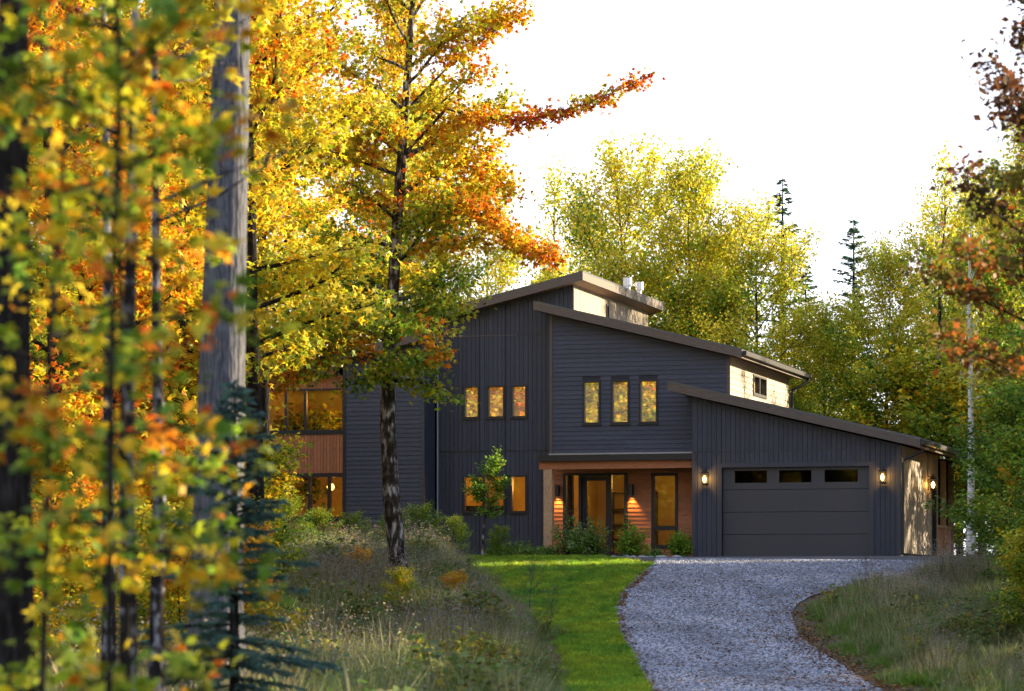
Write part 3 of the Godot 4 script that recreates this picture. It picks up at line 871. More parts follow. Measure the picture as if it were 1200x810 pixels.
func terrain() -> void:
	swell.seed = 5
	swell.frequency = 0.06
	var litter := grained([[0.1, lin(0.035, 0.022, 0.011)], [0.35, lin(0.07, 0.045, 0.018)], [0.5, lin(0.06, 0.07, 0.02)], [0.65, lin(0.16, 0.085, 0.025)], [0.8, lin(0.07, 0.04, 0.018)], [1.0, lin(0.20, 0.12, 0.03)]], 0.95, Vector3(0.9, 0.9, 0.9), 31, 0.05, 2.0, true)
	M.litter = litter
	var xs := [-700.0, -350.0, -180.0, -90.0, -60.0]
	var x := -40.0
	while x <= 40.0:
		xs.append(x); x += 1.0
	xs.append_array([60.0, 90.0, 180.0, 350.0, 700.0])
	var zs := [60.0, 30.0, 10.0]
	var z := 0.0
	while z >= -130.0:
		zs.append(z); z -= 1.0
	zs.append_array([-160.0, -220.0, -350.0, -600.0, -1200.0])
	var s := Solid.new()
	for i in zs.size() - 1:
		for k in xs.size() - 1:
			var a := Vector3(xs[k], ground(xs[k], zs[i + 1]), zs[i + 1])
			var b := Vector3(xs[k + 1], ground(xs[k + 1], zs[i + 1]), zs[i + 1])
			var c := Vector3(xs[k + 1], ground(xs[k + 1], zs[i]), zs[i])
			var d := Vector3(xs[k], ground(xs[k], zs[i]), zs[i])
			s.quad(a, b, c, d)
	tag(put(self, "ground", s.mesh(), litter), "leaf littered forest floor under the trees", "ground", "", "structure")
	var rows := []
	z = 8.0
	while z < 79.2:
		rows.append(z); z += 0.8
	M.gravel_bed = grained([[0.05, lin(0.08, 0.08, 0.087)], [0.35, lin(0.16, 0.16, 0.172)], [0.6, lin(0.24, 0.24, 0.26)], [0.85, lin(0.36, 0.36, 0.39)]], 0.95, Vector3(1.6, 1.6, 1.6), 32, 0.09, 2.5, true)
	tag(sheet("gravel_driveway", rows, drive_edges, 12, 0.035, M.gravel_bed), "grey crushed stone drive curving up to the garage", "driveway", "", "structure")
	# the pad in front of the garage reaches to its wall
	var pad := Solid.new()
	var o := PackedVector2Array()
	for p in [Vector3(-6.6, 0, -0.15), Vector3(-6.1, 0, 0.06), Vector3(1.0, 0, 0.06), Vector3(3.0, 0, -0.6), Vector3(4.2, 0, 2.0), Vector3(3.5, 0, 5.2), Vector3(-7.2, 0, 4.4)]:
		var w := on_house(p)
		o.append(Vector2(w.x, w.z))
	pad.slab(o, 0.022, 0.0, 0.3)
	tag(put(self, "gravel_pad", pad.mesh(), M.gravel_bed), "grey crushed stone apron in front of the garage door", "driveway", "", "structure")
	M.lawn_soil = grained([[0.1, lin(0.036, 0.075, 0.009)], [0.5, lin(0.055, 0.115, 0.012)], [0.9, lin(0.09, 0.145, 0.018)]], 0.9, Vector3(0.9, 0.9, 0.9), 33, 0.06, 1.0, true)
	var lawn_rows := []
	z = 30.0
	while z < 84.0:
		lawn_rows.append(z); z += 0.9
	tag(sheet("lawn", lawn_rows, func(q: float) -> Vector2: return Vector2(lawn_left(q), drive_edges(q).x - 0.05 if q < 75.0 else 3.2 - (q - 75.0) * 0.12), 6, 0.02, M.lawn_soil), "mown green lawn left of the gravel drive", "lawn", "", "structure")

# ---------------------------------------------------------------- trees

var P := {}   # kind of tree -> [trunk mesh, crown mesh, height]

func leafy(rough := 0.55) -> StandardMaterial3D:
	return mat(Color.WHITE, rough, {"vertex_color_use_as_albedo": true, "backlight_enabled": true, "backlight": Color(0.95, 0.95, 0.95), "metallic_specular": 0.35})

func tree_materials() -> void:
	M.leaf = leafy()
	M.needle = leafy(0.6)
	M.blade = leafy(0.6)
	var bark := func(stops: Array, sd: int, up: float, across: float, freq: float, relief: float) -> StandardMaterial3D: 
		var b := grained(stops, 1.0, Vector3(across, up, across), sd, freq, relief)
		b.metallic_specular = 0.15
		return b
	M.grey_bark = bark.call([[0.15, lin(0.035, 0.036, 0.04)], [0.4, lin(0.085, 0.087, 0.095)], [0.6, lin(0.14, 0.142, 0.15)], [0.8, lin(0.07, 0.07, 0.075)]], 41, 0.16, 1.5, 0.03, 3.0)
	M.dark_bark = bark.call([[0.2, lin(0.008, 0.007, 0.006)], [0.6, lin(0.020, 0.017, 0.015)], [0.85, lin(0.04, 0.037, 0.034)]], 42, 0.25, 1.4, 0.03, 2.0)
	M.mottled_bark = bark.call([[0.30, lin(0.022, 0.017, 0.012)], [0.50, lin(0.06, 0.047, 0.035)], [0.62, lin(0.10, 0.085, 0.065)], [0.70, lin(0.34, 0.31, 0.27)], [0.9, lin(0.42, 0.40, 0.37)]], 43, 0.17, 0.55, 0.03, 1.5)
	M.patchy_bark = bark.call([[0.40, lin(0.014, 0.012, 0.011)], [0.60, lin(0.04, 0.035, 0.032)], [0.68, lin(0.20, 0.20, 0.21)], [0.9, lin(0.30, 0.30, 0.31)]], 44, 0.35, 0.9, 0.03, 1.0)
	M.white_bark = bark.call([[0.12, lin(0.05, 0.045, 0.04)], [0.30, lin(0.55, 0.53, 0.50)], [0.8, lin(0.72, 0.71, 0.69)]], 45, 1.2, 0.35, 0.03, 0.6)
	M.red_stem = mat(lin(0.16, 0.06, 0.03), 0.8)

func hue(list: Array) -> Color:
	var c: Color = list[rng.randi() % list.size()]
	return c

func vary(c: Color) -> Color:
	var k := rng.randf_range(0.72, 1.25)
	var t := rng.randf_range(-0.12, 0.12)
	return Color(minf(c.r * k * (1.0 + t), 0.85), minf(c.g * k * (1.0 - t * 0.7), 0.85), minf(c.b * k, 0.5))

func along(pts: Array, t: float) -> Vector3:
	var f := clampf(t, 0.0, 1.0) * (pts.size() - 1)
	var i := mini(int(f), pts.size() - 2)
	return pts[i].lerp(pts[i + 1], f - i)

func heading(pts: Array, t: float) -> Vector3:
	var i := mini(int(clampf(t, 0.0, 1.0) * (pts.size() - 1)), pts.size() - 2)
	return (pts[i + 1] - pts[i]).normalized()

func rv() -> Vector3:
	return Vector3(rng.randfn(), rng.randfn(), rng.randfn())

# a limb with side shoots and leaves on them
func limb(w: Solid, l: Leaves, pts: Array, r: float, o: Dictionary, list: Array) -> void:
	var radii := []
	for i in pts.size():
		radii.append(r * lerpf(1.0, 0.18, float(i) / (pts.size() - 1)))
	w.tube(pts, radii, 5)
	var length := 0.0
	for i in pts.size() - 1: length += pts[i].distance_to(pts[i + 1])
	var n2: int = maxi(3, roundi(length * o.shoots))
	for j in n2:
		var t := lerpf(float(o.get("bare", 0.18)), 1.0, (j + rng.randf()) / n2)
		var p := along(pts, t)
		var d := heading(pts, t)
		var turn := rng.randf_range(0.5, 1.15) * (1.0 if j % 2 else -1.0)
		var e: Vector3 = (d.rotated(Vector3.UP, turn) + Vector3(0, rng.randf_range(-0.25, 0.35) + o.get("lift", 0.0), 0)).normalized()
		var far := minf(length * lerpf(0.48, 0.22, t), o.get("shoot_max", 1.5)) * rng.randf_range(0.7, 1.25)
		var q := p + e * far * 0.55 + Vector3(0, 0.05, 0)
		var s := p + e * far + Vector3(0, -0.06 * far, 0)
		w.tube([p, q, s], [r * 0.22 + 0.004, r * 0.12 + 0.003, 0.002], 3)
		var col := hue(list)
		var many: int = maxi(2, roundi(far * o.dense))
		var spread: float = o.get("spread", 0.16)
		for k in many:
			var u := rng.randf_range(0.15, 1.08)
			var c := p.lerp(s, u) + rv() * spread * Vector3(1, 0.7, 1)
			var up: Vector3 = (Vector3(0, 1, 0) + rv() * float(o.get("tilt", 0.45))).normalized()
			var out := (e + rv() * 0.7 + Vector3(0, -0.3, 0)).normalized()
			l.leaf(c, up, out, o.leaf * rng.randf_range(0.65, 1.25), vary(col if rng.randf() < 0.75 else hue(list)), o.kind)

func crown_shape(form: String, u: float) -> float:
	match form:
		"round": return sqrt(maxf(0.0, 1.0 - pow(2.0 * u - 0.85, 2.0) / 1.5))
		"spread": return clampf(0.55 + 0.9 * u * (1.0 - u) * 2.0 - 0.25 * u, 0.15, 1.0)
		"slim": return clampf(0.85 - 0.6 * u, 0.2, 1.0)
	return 1.0

# a broadleaved tree grown from a seed: trunk path, limbs with shoots, leaves
func grow(sd: int, o: Dictionary) -> Array:
	rng.seed = sd
	var w := Solid.new()
	var l := Leaves.new()
	var h: float = o.h
	var path: Array = o.get("path", [])
	if path.is_empty():
		var lean := Vector3(rng.randf_range(-0.4, 0.4), 0, rng.randf_range(-0.4, 0.4))
		for i in 8:
			var t := i / 7.0
			path.append(Vector3(lean.x * t * t + rng.randf_range(-0.08, 0.08) * t, h * t, lean.z * t * t + rng.randf_range(-0.08, 0.08) * t))
	var radii := []
	for i in path.size():
		var t := float(i) / (path.size() - 1)
		radii.append(o.r * (pow(1.0 - t, 0.85) * 0.92 + 0.06) * (1.22 if i == 0 else 1.0))
	w.tube([path[0] + Vector3(0, -0.4, 0)] + path, [radii[0] * 1.1] + radii, o.get("sides", 8))
	var n: int = o.limbs
	for i in n:
		var u := (i + rng.randf()) / n
		var t := lerpf(o.from, 0.985, u)
		var p := along(path, t)
		var a := i * 2.4 + rng.randf_range(-0.5, 0.5)
		var far: float = o.wide * crown_shape(o.form, u) * rng.randf_range(0.72, 1.15)
		var e := deg_to_rad(lerpf(o.el[0], o.el[1], u) + rng.randf_range(-10, 10))
		var d := Vector3(cos(a) * cos(e), sin(e), sin(a) * cos(e))
		var pts := [p]
		var q := p
		var steps := 5
		for k in steps:
			q = q + d * far / steps
			pts.append(q)
			d = (d + Vector3(0, o.get("bend", 0.0), 0) + rv() * 0.10).normalized()
		var list: Array = o.high if rng.randf() < smoothstep(o.get("turn0", 0.0), o.get("turn1", 1.0), u) else o.low
		limb(w, l, pts, maxf(0.012, o.r * 0.34 * (1.0 - t * 0.6)), o, list)
	for x in o.get("extra", []):
		limb(w, l, x[0], x[1], o if x.size() > 3 else o.merged({"shoot_max": 0.5, "dense": 55.0, "spread": 0.13, "bare": 0.3}, true), x[2])
	# the leader carries leaves as well
	limb(w, l, [along(path, 0.86), along(path, 0.93), along(path, 1.0) + Vector3(0, 0.3, 0)], 0.02, o, o.high)
	return [w.mesh(), l.mesh(), h]

# a fir: whorls of drooping boughs with sprays of needles
func fir(sd: int, h: float, wide: float, tiers: int, per: int, dense: float, cols: Array, needle: float, thin := 0.0) -> Array:
	rng.seed = sd
	var w := Solid.new()
	var l := Leaves.new()
	w.tube([Vector3(0, -0.3, 0), Vector3(0, h * 0.5, 0), Vector3(0, h, 0)], [h * 0.014 + 0.01, h * 0.009 + 0.006, 0.006], 7)
	for i in tiers:
		var u := (i + rng.randf_range(0.2, 0.8)) / tiers
		for k in per:
			var y := lerpf(h * 0.06, h * 0.98, clampf(u + rng.randf_range(-0.6, 0.6) / tiers, 0.0, 1.0))
			if rng.randf() < thin: continue
			var a := TAU * k / per + i * 0.9 + rng.randf_range(-0.3, 0.3)
			var far := wide * pow(1.0 - u, 0.8) * rng.randf_range(0.45, 1.15) + 0.06
			var d := Vector3(cos(a), 0, sin(a))
			var p := Vector3(0, y, 0)
			var q := p + d * far * 0.5 + Vector3(0, lerpf(-0.12, 0.22, u) * far, 0)
			var s := p + d * far + Vector3(0, lerpf(-0.28, 0.35, u) * far, 0)
			w.tube([p, q, s], [0.006 + far * 0.009, 0.004 + far * 0.005, 0.002], 3)
			var col := hue(cols)
			var many := int(far * dense) + 3
			for m in many:
				var t := rng.randf_range(0.08, 1.0)
				var c := p.lerp(q, t * 2.0) if t < 0.5 else q.lerp(s, t * 2.0 - 1.0)
				var side := d.rotated(Vector3.UP, rng.randf_range(0.5, 1.2) * (1.0 if m % 2 else -1.0))
				var e := (side + Vector3(0, rng.randf_range(-0.5, 0.4), 0)).normalized() * needle * rng.randf_range(0.6, 1.2) * (1.15 - 0.5 * t)
				l.blade(c, e, Vector3(0, -0.12, 0) * needle + rv() * 0.02, needle * 0.26, vary(col), vary(col))
	return [w.mesh(), l.mesh(), h]

func plant(called: String, kind: String, x: float, z: float, size: float, turn: float, label: String, category: String, group := "", bark: Material = null, sink := 0.0) -> Node3D:
	var t := thing(called, Vector3(x, ground(x, z) - sink, z), turn, label, category, group)
	t.scale = Vector3(size, size, size)
	put(t, "trunk", P[kind][0], bark if bark else M.mottled_bark)
	put(t, "crown", P[kind][1], M.leaf)
	return t

var ORANGE := [Color(0.76, 0.25, 0.015), Color(0.78, 0.33, 0.02), Color(0.74, 0.20, 0.015), Color(0.76, 0.42, 0.02)]
var RED := [Color(0.66, 0.13, 0.02), Color(0.72, 0.20, 0.02), Color(0.55, 0.09, 0.02), Color(0.74, 0.28, 0.02)]
var GOLD := [Color(0.76, 0.57, 0.025), Color(0.74, 0.60, 0.03), Color(0.68, 0.59, 0.03), Color(0.76, 0.49, 0.02)]
var LIME := [Color(0.44, 0.46, 0.03), Color(0.34, 0.42, 0.035), Color(0.54, 0.51, 0.035)]
var GREEN := [Color(0.14, 0.25, 0.025), Color(0.19, 0.31, 0.03), Color(0.26, 0.36, 0.03), Color(0.11, 0.21, 0.025)]
var YELLOW := [Color(0.66, 0.55, 0.035), Color(0.56, 0.50, 0.035), Color(0.72, 0.57, 0.045), Color(0.46, 0.47, 0.035)]
var DARK := [Color(0.040, 0.085, 0.048), Color(0.052, 0.10, 0.055), Color(0.035, 0.07, 0.045)]

func prototypes() -> void:
	tree_materials()
	# maples of the wood, leaves as three-lobed faces
	var maple := {"h": 14.0, "r": 0.19, "limbs": 34, "from": 0.12, "wide": 3.4, "form": "spread", "el": [8.0, 62.0], "bend": 0.03, "shoots": 5.5, "dense": 50.0, "leaf": 0.16, "kind": 1, "spread": 0.24, "tilt": 0.8, "high": GOLD + ORANGE + GOLD, "low": ORANGE + GOLD}
	P.maple_orange = grow(101, maple.merged({"high": GOLD + ORANGE, "low": ORANGE + GOLD}, true))
	P.maple_gold = grow(102, maple.merged({"high": GOLD + GOLD + GOLD + YELLOW + ORANGE, "low": GOLD + LIME}, true))
	P.maple_high = grow(104, maple.merged({"from": 0.34, "dense": 42.0, "high": GOLD + YELLOW + GOLD + YELLOW + ORANGE, "low": LIME + GOLD + YELLOW, "turn1": 0.6}, true))
	P.maple_mixed = grow(103, maple.merged({"high": GOLD + ORANGE, "low": LIME + GREEN, "turn1": 0.7}, true))
	# lighter trees behind the house: many small leaves
	var birch := {"h": 14.0, "r": 0.15, "limbs": 42, "from": 0.14, "wide": 3.6, "form": "round", "el": [16.0, 66.0], "bend": 0.05, "shoots": 5.5, "dense": 50.0, "leaf": 0.135, "kind": 0, "spread": 0.22, "tilt": 1.2, "high": YELLOW + LIME, "low": LIME + GREEN, "turn1": 0.9}
	P.birch_yellow = grow(111, birch)
	P.birch_broad = grow(116, birch.merged({"wide": 4.3, "limbs": 46, "el": [10.0, 60.0], "dense": 40.0, "bend": 0.07, "high": YELLOW + YELLOW + LIME, "low": LIME + GREEN + YELLOW}, true))
	P.birch_airy = grow(117, birch.merged({"wide": 3.4, "limbs": 36, "dense": 34.0, "high": YELLOW + LIME, "low": LIME + GREEN}, true))
	P.birch_lime = grow(112, birch.merged({"high": LIME + YELLOW, "low": LIME + GREEN}, true))
	P.birch_thin = grow(113, birch.merged({"limbs": 30, "wide": 2.2, "form": "slim", "dense": 44.0, "high": YELLOW + LIME, "low": LIME + GREEN}, true))
	P.birch_bare = grow(115, birch.merged({"r": 0.17, "limbs": 22, "from": 0.42, "wide": 1.9, "form": "slim", "dense": 40.0, "high": YELLOW + LIME, "low": LIME + YELLOW}, true))
	P.birch_green = grow(114, birch.merged({"limbs": 36, "wide": 2.6, "dense": 50.0, "high": LIME + GREEN, "low": GREEN}, true))
	P.fir_tall = fir(121, 15.0, 3.3, 46, 5, 40.0, DARK, 0.26, 0.1)
	P.fir_open = fir(122, 15.0, 3.0, 44, 5, 34.0, DARK, 0.26, 0.38)
	# shrubby young maples of the undergrowth, leafy to the ground
	var bush := {"h": 3.6, "r": 0.04, "limbs": 26, "from": 0.06, "wide": 1.7, "form": "round", "el": [15.0, 55.0], "bend": 0.02, "shoots": 8.0, "dense": 60.0, "leaf": 0.13, "kind": 1, "spread": 0.15, "high": ORANGE + GOLD, "low": GOLD + LIME}
	P.bush_orange = grow(131, bush)
	P.bush_lime = grow(132, bush.merged({"high": GOLD + LIME, "low": LIME + GREEN}, true))
	P.bush_green = grow(133, bush.merged({"high": GREEN + LIME, "low": GREEN, "leaf": 0.11}, true))

func woods() -> void:
	# ---- the orange and gold wood on the left
	for a in [
		["maple_orange", -7.6, -50.0, 1.0, 0.3, "orange maple behind the dark trunk at the left edge"],
		["maple_gold", -6.6, -61.0, 1.08, 1.9, "golden maple between the thin dark trunks and the grey trunk"],
		["maple_high", -4.55, -53.0, 1.0, 4.05, "orange maple just right of the broad grey trunk"],
		["maple_high", -6.0, -72.0, 1.05, 2.6, "tall golden maple in front of the cedar clad end of the house"],
		["maple_mixed", -10.6, -64.0, 1.05, 0.8, "yellow green maple behind the left edge of the wood"],
		["maple_gold", -9.4, -79.0, 1.15, 5.2, "golden maple far back behind the thin dark trunks"],
		["maple_mixed", -8.0, -92.0, 1.25, 1.1, "tall yellow maple far behind the grey trunk"],
		["maple_orange", -13.6, -88.0, 1.2, 3.3, "far orange maple at the back left of the wood"],
		["maple_gold", -12.4, -104.0, 1.35, 0.4, "farthest golden maple at the back of the left wood"],
		["maple_gold", -16.2, -107.0, 1.4, 2.2, "farthest tall maple at the left edge of the picture"],
		["maple_gold", -4.3, -108.0, 1.35, 4.2, "tall golden maple behind the left end of the house"]]:
		plant("maple_tree", a[0], a[1], a[2], a[3], a[4], a[5], "maple tree", "autumn maples of the left wood", M.dark_bark)
	for a in [
		["bush_orange", -7.1, -47.0, 1.0, 0.2, "low orange maple bush left of the thin dark trunks"],
		["bush_lime", -8.3, -53.0, 1.1, 1.2, "yellow green bush at the foot of the left wood"],
		["bush_orange", -5.9, -51.0, 0.95, 2.2, "orange bush between the thin dark trunks"],
		["bush_orange", -4.25, -47.0, 0.6, 3.9, "orange bush right beside the grey trunk's foot"],
		["bush_lime", -4.9, -53.0, 0.62, 5.0, "gold and green bush right of the small fir"],
		["bush_lime", -5.5, -59.0, 0.85, 0.9, "gold bush in front of the cedar clad wall"],
		["bush_orange", -6.9, -60.0, 1.4, 2.9, "tall orange bush deep in the left wood"],
		["bush_orange", -6.3, -42.0, 0.72, 1.7, "orange bush low at the left behind the dark trunk"],
		["bush_lime", -5.2, -41.0, 0.62, 0.4, "golden bush low between the thin dark trunks"],
		["bush_orange", -4.4, -40.0, 0.5, 5.3, "low orange bush left of the small fir"],
		["bush_orange", -5.6, -46.0, 0.85, 3.0, "bright orange bush behind the thin dark trunks"],
		["bush_lime", -9.8, -66.0, 1.6, 4.4, "tall yellow bush deep behind the dark trunk"],
		["bush_orange", -8.6, -75.0, 1.8, 1.5, "large orange bush at the back of the left wood"],
		["bush_green", -11.6, -76.0, 1.9, 0.5, "large green bush at the back of the left wood"],
		["bush_green", -9.6, -84.0, 1.5, 3.5, "green bush far left of the cedar clad end of the house"]]:
		plant("maple_bush", a[0], a[1], a[2], a[3], a[4], a[5], "bush", "undergrowth of the left wood", M.dark_bark)

	# ---- behind the house
	for a in [
		["birch_lime", -3.4, -106.0, 1.12, 0.2, "pale green birch above the left roof with a white trunk", true],
		["birch_airy", -0.9, -110.0, 0.98, 1.7, "thin green birch above the peak of the left roof", true],
		["birch_thin", 1.7, -112.0, 1.04, 2.9, "slim yellow green tree left of the roof vents", false],
		["birch_broad", 4.2, -108.0, 1.0, 4.4, "broad yellow tree right above the roof vents", false],
		["birch_yellow", 6.4, -106.0, 0.97, 0.9, "broad yellow tree above the middle roof", false],
		["birch_broad", 8.6, -105.0, 0.84, 2.1, "yellow green tree behind the eave of the middle roof", false],
		["birch_yellow", 10.9, -104.0, 0.6, 5.4, "low yellow green tree behind the garage roof", false],
		["birch_yellow", 12.9, -103.0, 0.74, 3.3, "yellow tree below the right fir", false],
		["birch_broad", 15.2, -104.0, 0.84, 1.3, "tall yellow tree right of the right fir", false],
		["birch_thin", 14.2, -100.0, 0.95, 4.9, "slim tall tree with thin yellow top above the garage eave", false],
		["birch_lime", 17.2, -98.0, 0.98, 0.6, "green tree behind the white birch", false],
		["birch_yellow", 12.0, -112.0, 0.6, 2.6, "dim green tree behind the garage roof", false],
		["birch_yellow", 18.5, -103.0, 0.9, 5.8, "yellow tree behind the right edge", false],
		["birch_airy", 2.6, -116.0, 0.95, 0.3, "airy green tree behind the roof vents", false],
		["birch_lime", 7.4, -115.0, 0.85, 1.1, "dim yellow green tree behind the broad yellow trees", false],
		["birch_airy", 17.0, -108.0, 0.95, 3.9, "airy tree far behind the garage eave", false]]:
		plant("birch_tree" if a[6] else "aspen_tree", a[0], a[1], a[2], a[3], a[4], a[5], "tree", "yellow trees behind the house", M.white_bark if a[6] else M.mottled_bark)
	for a in [
		["fir_open", 10.6, -117.0, 1.04, 0.0, "tall dark fir standing out against the sky behind the middle roof"],
		["fir_tall", 13.5, -118.0, 0.94, 1.0, "dark fir against the sky behind the garage roof"],
		["fir_tall", 11.9, -121.0, 0.84, 2.2, "lower dark fir between the two tall firs"],
		["fir_tall", 8.6, -120.0, 0.75, 3.1, "dark fir hidden low behind the yellow trees"],
		["fir_open", 16.8, -112.0, 0.72, 4.0, "dark fir low behind the white birch"]]:
		plant("fir_tree", a[0], a[1], a[2], a[3], a[4], a[5], "fir tree", "firs behind the house", M.dark_bark)

	# ---- right side of the drive
	plant("birch_tree", "birch_bare", 12.45, -81.0, 0.70, 0.4, "birch with a bright white trunk beside the garage side porch", "tree", "", M.white_bark)
	for a in [
		["birch_green", 11.8, -64.0, 0.66, 2.0, "dense green tree at the right edge above the mound"],
		["birch_green", 11.3, -58.0, 0.6, 1.0, "leafy tree with rusty leaves nearest the right edge"],
		["birch_green", 13.0, -70.0, 0.62, 5.5, "green tree just behind the rusty bush"],
		["birch_lime", 15.6, -74.0, 0.86, 4.1, "green tree behind the right edge beside the garage"]]:
		plant("leafy_tree", a[0], a[1], a[2], a[3], a[4], a[5], "tree", "green trees right of the drive", M.dark_bark)
	for a in [
		["bush_green", 9.95, -56.0, 0.72, 0.7, "dark green bush on the right mound"],
		["bush_green", 10.9, -63.0, 0.9, 2.7, "tall green bush behind the right mound"],
		["bush_lime", 9.2, -52.0, 0.5, 4.0, "low yellow bush at the right edge of the mound"],
		["bush_green", 12.0, -69.0, 1.1, 5.0, "tall green bush in front of the white birch"],
		["bush_orange", 11.75, -66.0, 0.75, 1.9, "rusty bush in front of the garage side wall"]]:
		plant("green_bush", a[0], a[1], a[2], a[3], a[4], a[5], "bush", "bushes right of the drive", M.dark_bark)
	for a in [[15.2, -97.0, 1.7, 0.4, "tall yellow green bush straight behind the garage side porch"], [18.4, -93.0, 1.9, 2.2, "green bush far right behind the white birch"], [20.5, -100.0, 2.2, 3.0, "tallest green bush behind the right edge"], [13.6, -101.0, 1.7, 5.1, "yellow green bush low behind the end of the garage roof"], [17.0, -104.0, 2.2, 1.2, "tall green bush deepest behind the white birch"], [14.9, -92.0, 0.95, 0.1, "low green bush just past the garage side porch"], [16.4, -90.0, 1.2, 4.1, "yellow green bush right beside the white birch trunk"], [13.6, -80.0, 0.55, 2.0, "small green bush at the foot of the white birch"]]:
		plant("green_bush", "bush_green" if a[2] > 1.8 or a[2] < 1.0 else "bush_lime", a[0], a[1], a[2], a[3], a[4], "bush", "undergrowth behind the garage", M.dark_bark)
	# ---- out of the picture: the trees on the right that keep the drive in shade ...
	rng.seed = 77
	var kinds := ["birch_lime", "maple_gold", "birch_green", "maple_mixed"]
	for i in 33:
		var row := i % 3
		var x := 19.0 + row * 6.5 + rng.randf_range(-1.5, 1.5)
		var z := -12.0 - i * 2.4 + rng.randf_range(-1, 1)
		plant("shade_tree", kinds[i % 4], x, z, rng.randf_range(0.85, 1.05), rng.randf() * TAU, "tall tree right of the picture shading the drive", "tree", "trees right of the picture", M.dark_bark)
	for i in 14:
		plant("shade_bush", "bush_green", 18.0 + rng.randf_range(-0.6, 2.0), -22.0 - i * 4.0, rng.randf_range(1.8, 2.2), rng.randf() * TAU, "tall bush right of the picture shading the drive", "bush", "bushes right of the picture", M.dark_bark)
	for a in [["birch_bare", 18.6, -91.5, 0.8], ["bush_lime", 19.5, -89.0, 1.7], ["bush_lime", 21.5, -93.0, 2.0], ["birch_thin", 22.5, -88.0, 0.8]]:
		plant("shade_tree", a[0], a[1], a[2], a[3], rng.randf() * TAU, "tree right of the picture dappling the garage side wall", "tree", "trees that dapple the garage", M.white_bark)
	# ... and the sunlit ones on the left that the upper windows mirror
	for i in 21:
		var k := (i / 3) - 3.0 + rng.randf_range(-0.2, 0.2)
		var x := -25.0 + k * 4.2 - (i % 3) * 4.0
		var z := -42.0 + k * 2.7 + (i % 3) * 6.0
		plant("mirrored_tree", ["maple_gold", "birch_yellow", "bush_lime"][i % 3] if i % 3 < 2 else "birch_yellow", x, z, rng.randf_range(0.95, 1.15) + 0.15 * (i % 3), rng.randf() * TAU, "sunlit golden tree left of the picture mirrored in the windows", "tree", "trees left of the picture", M.dark_bark)

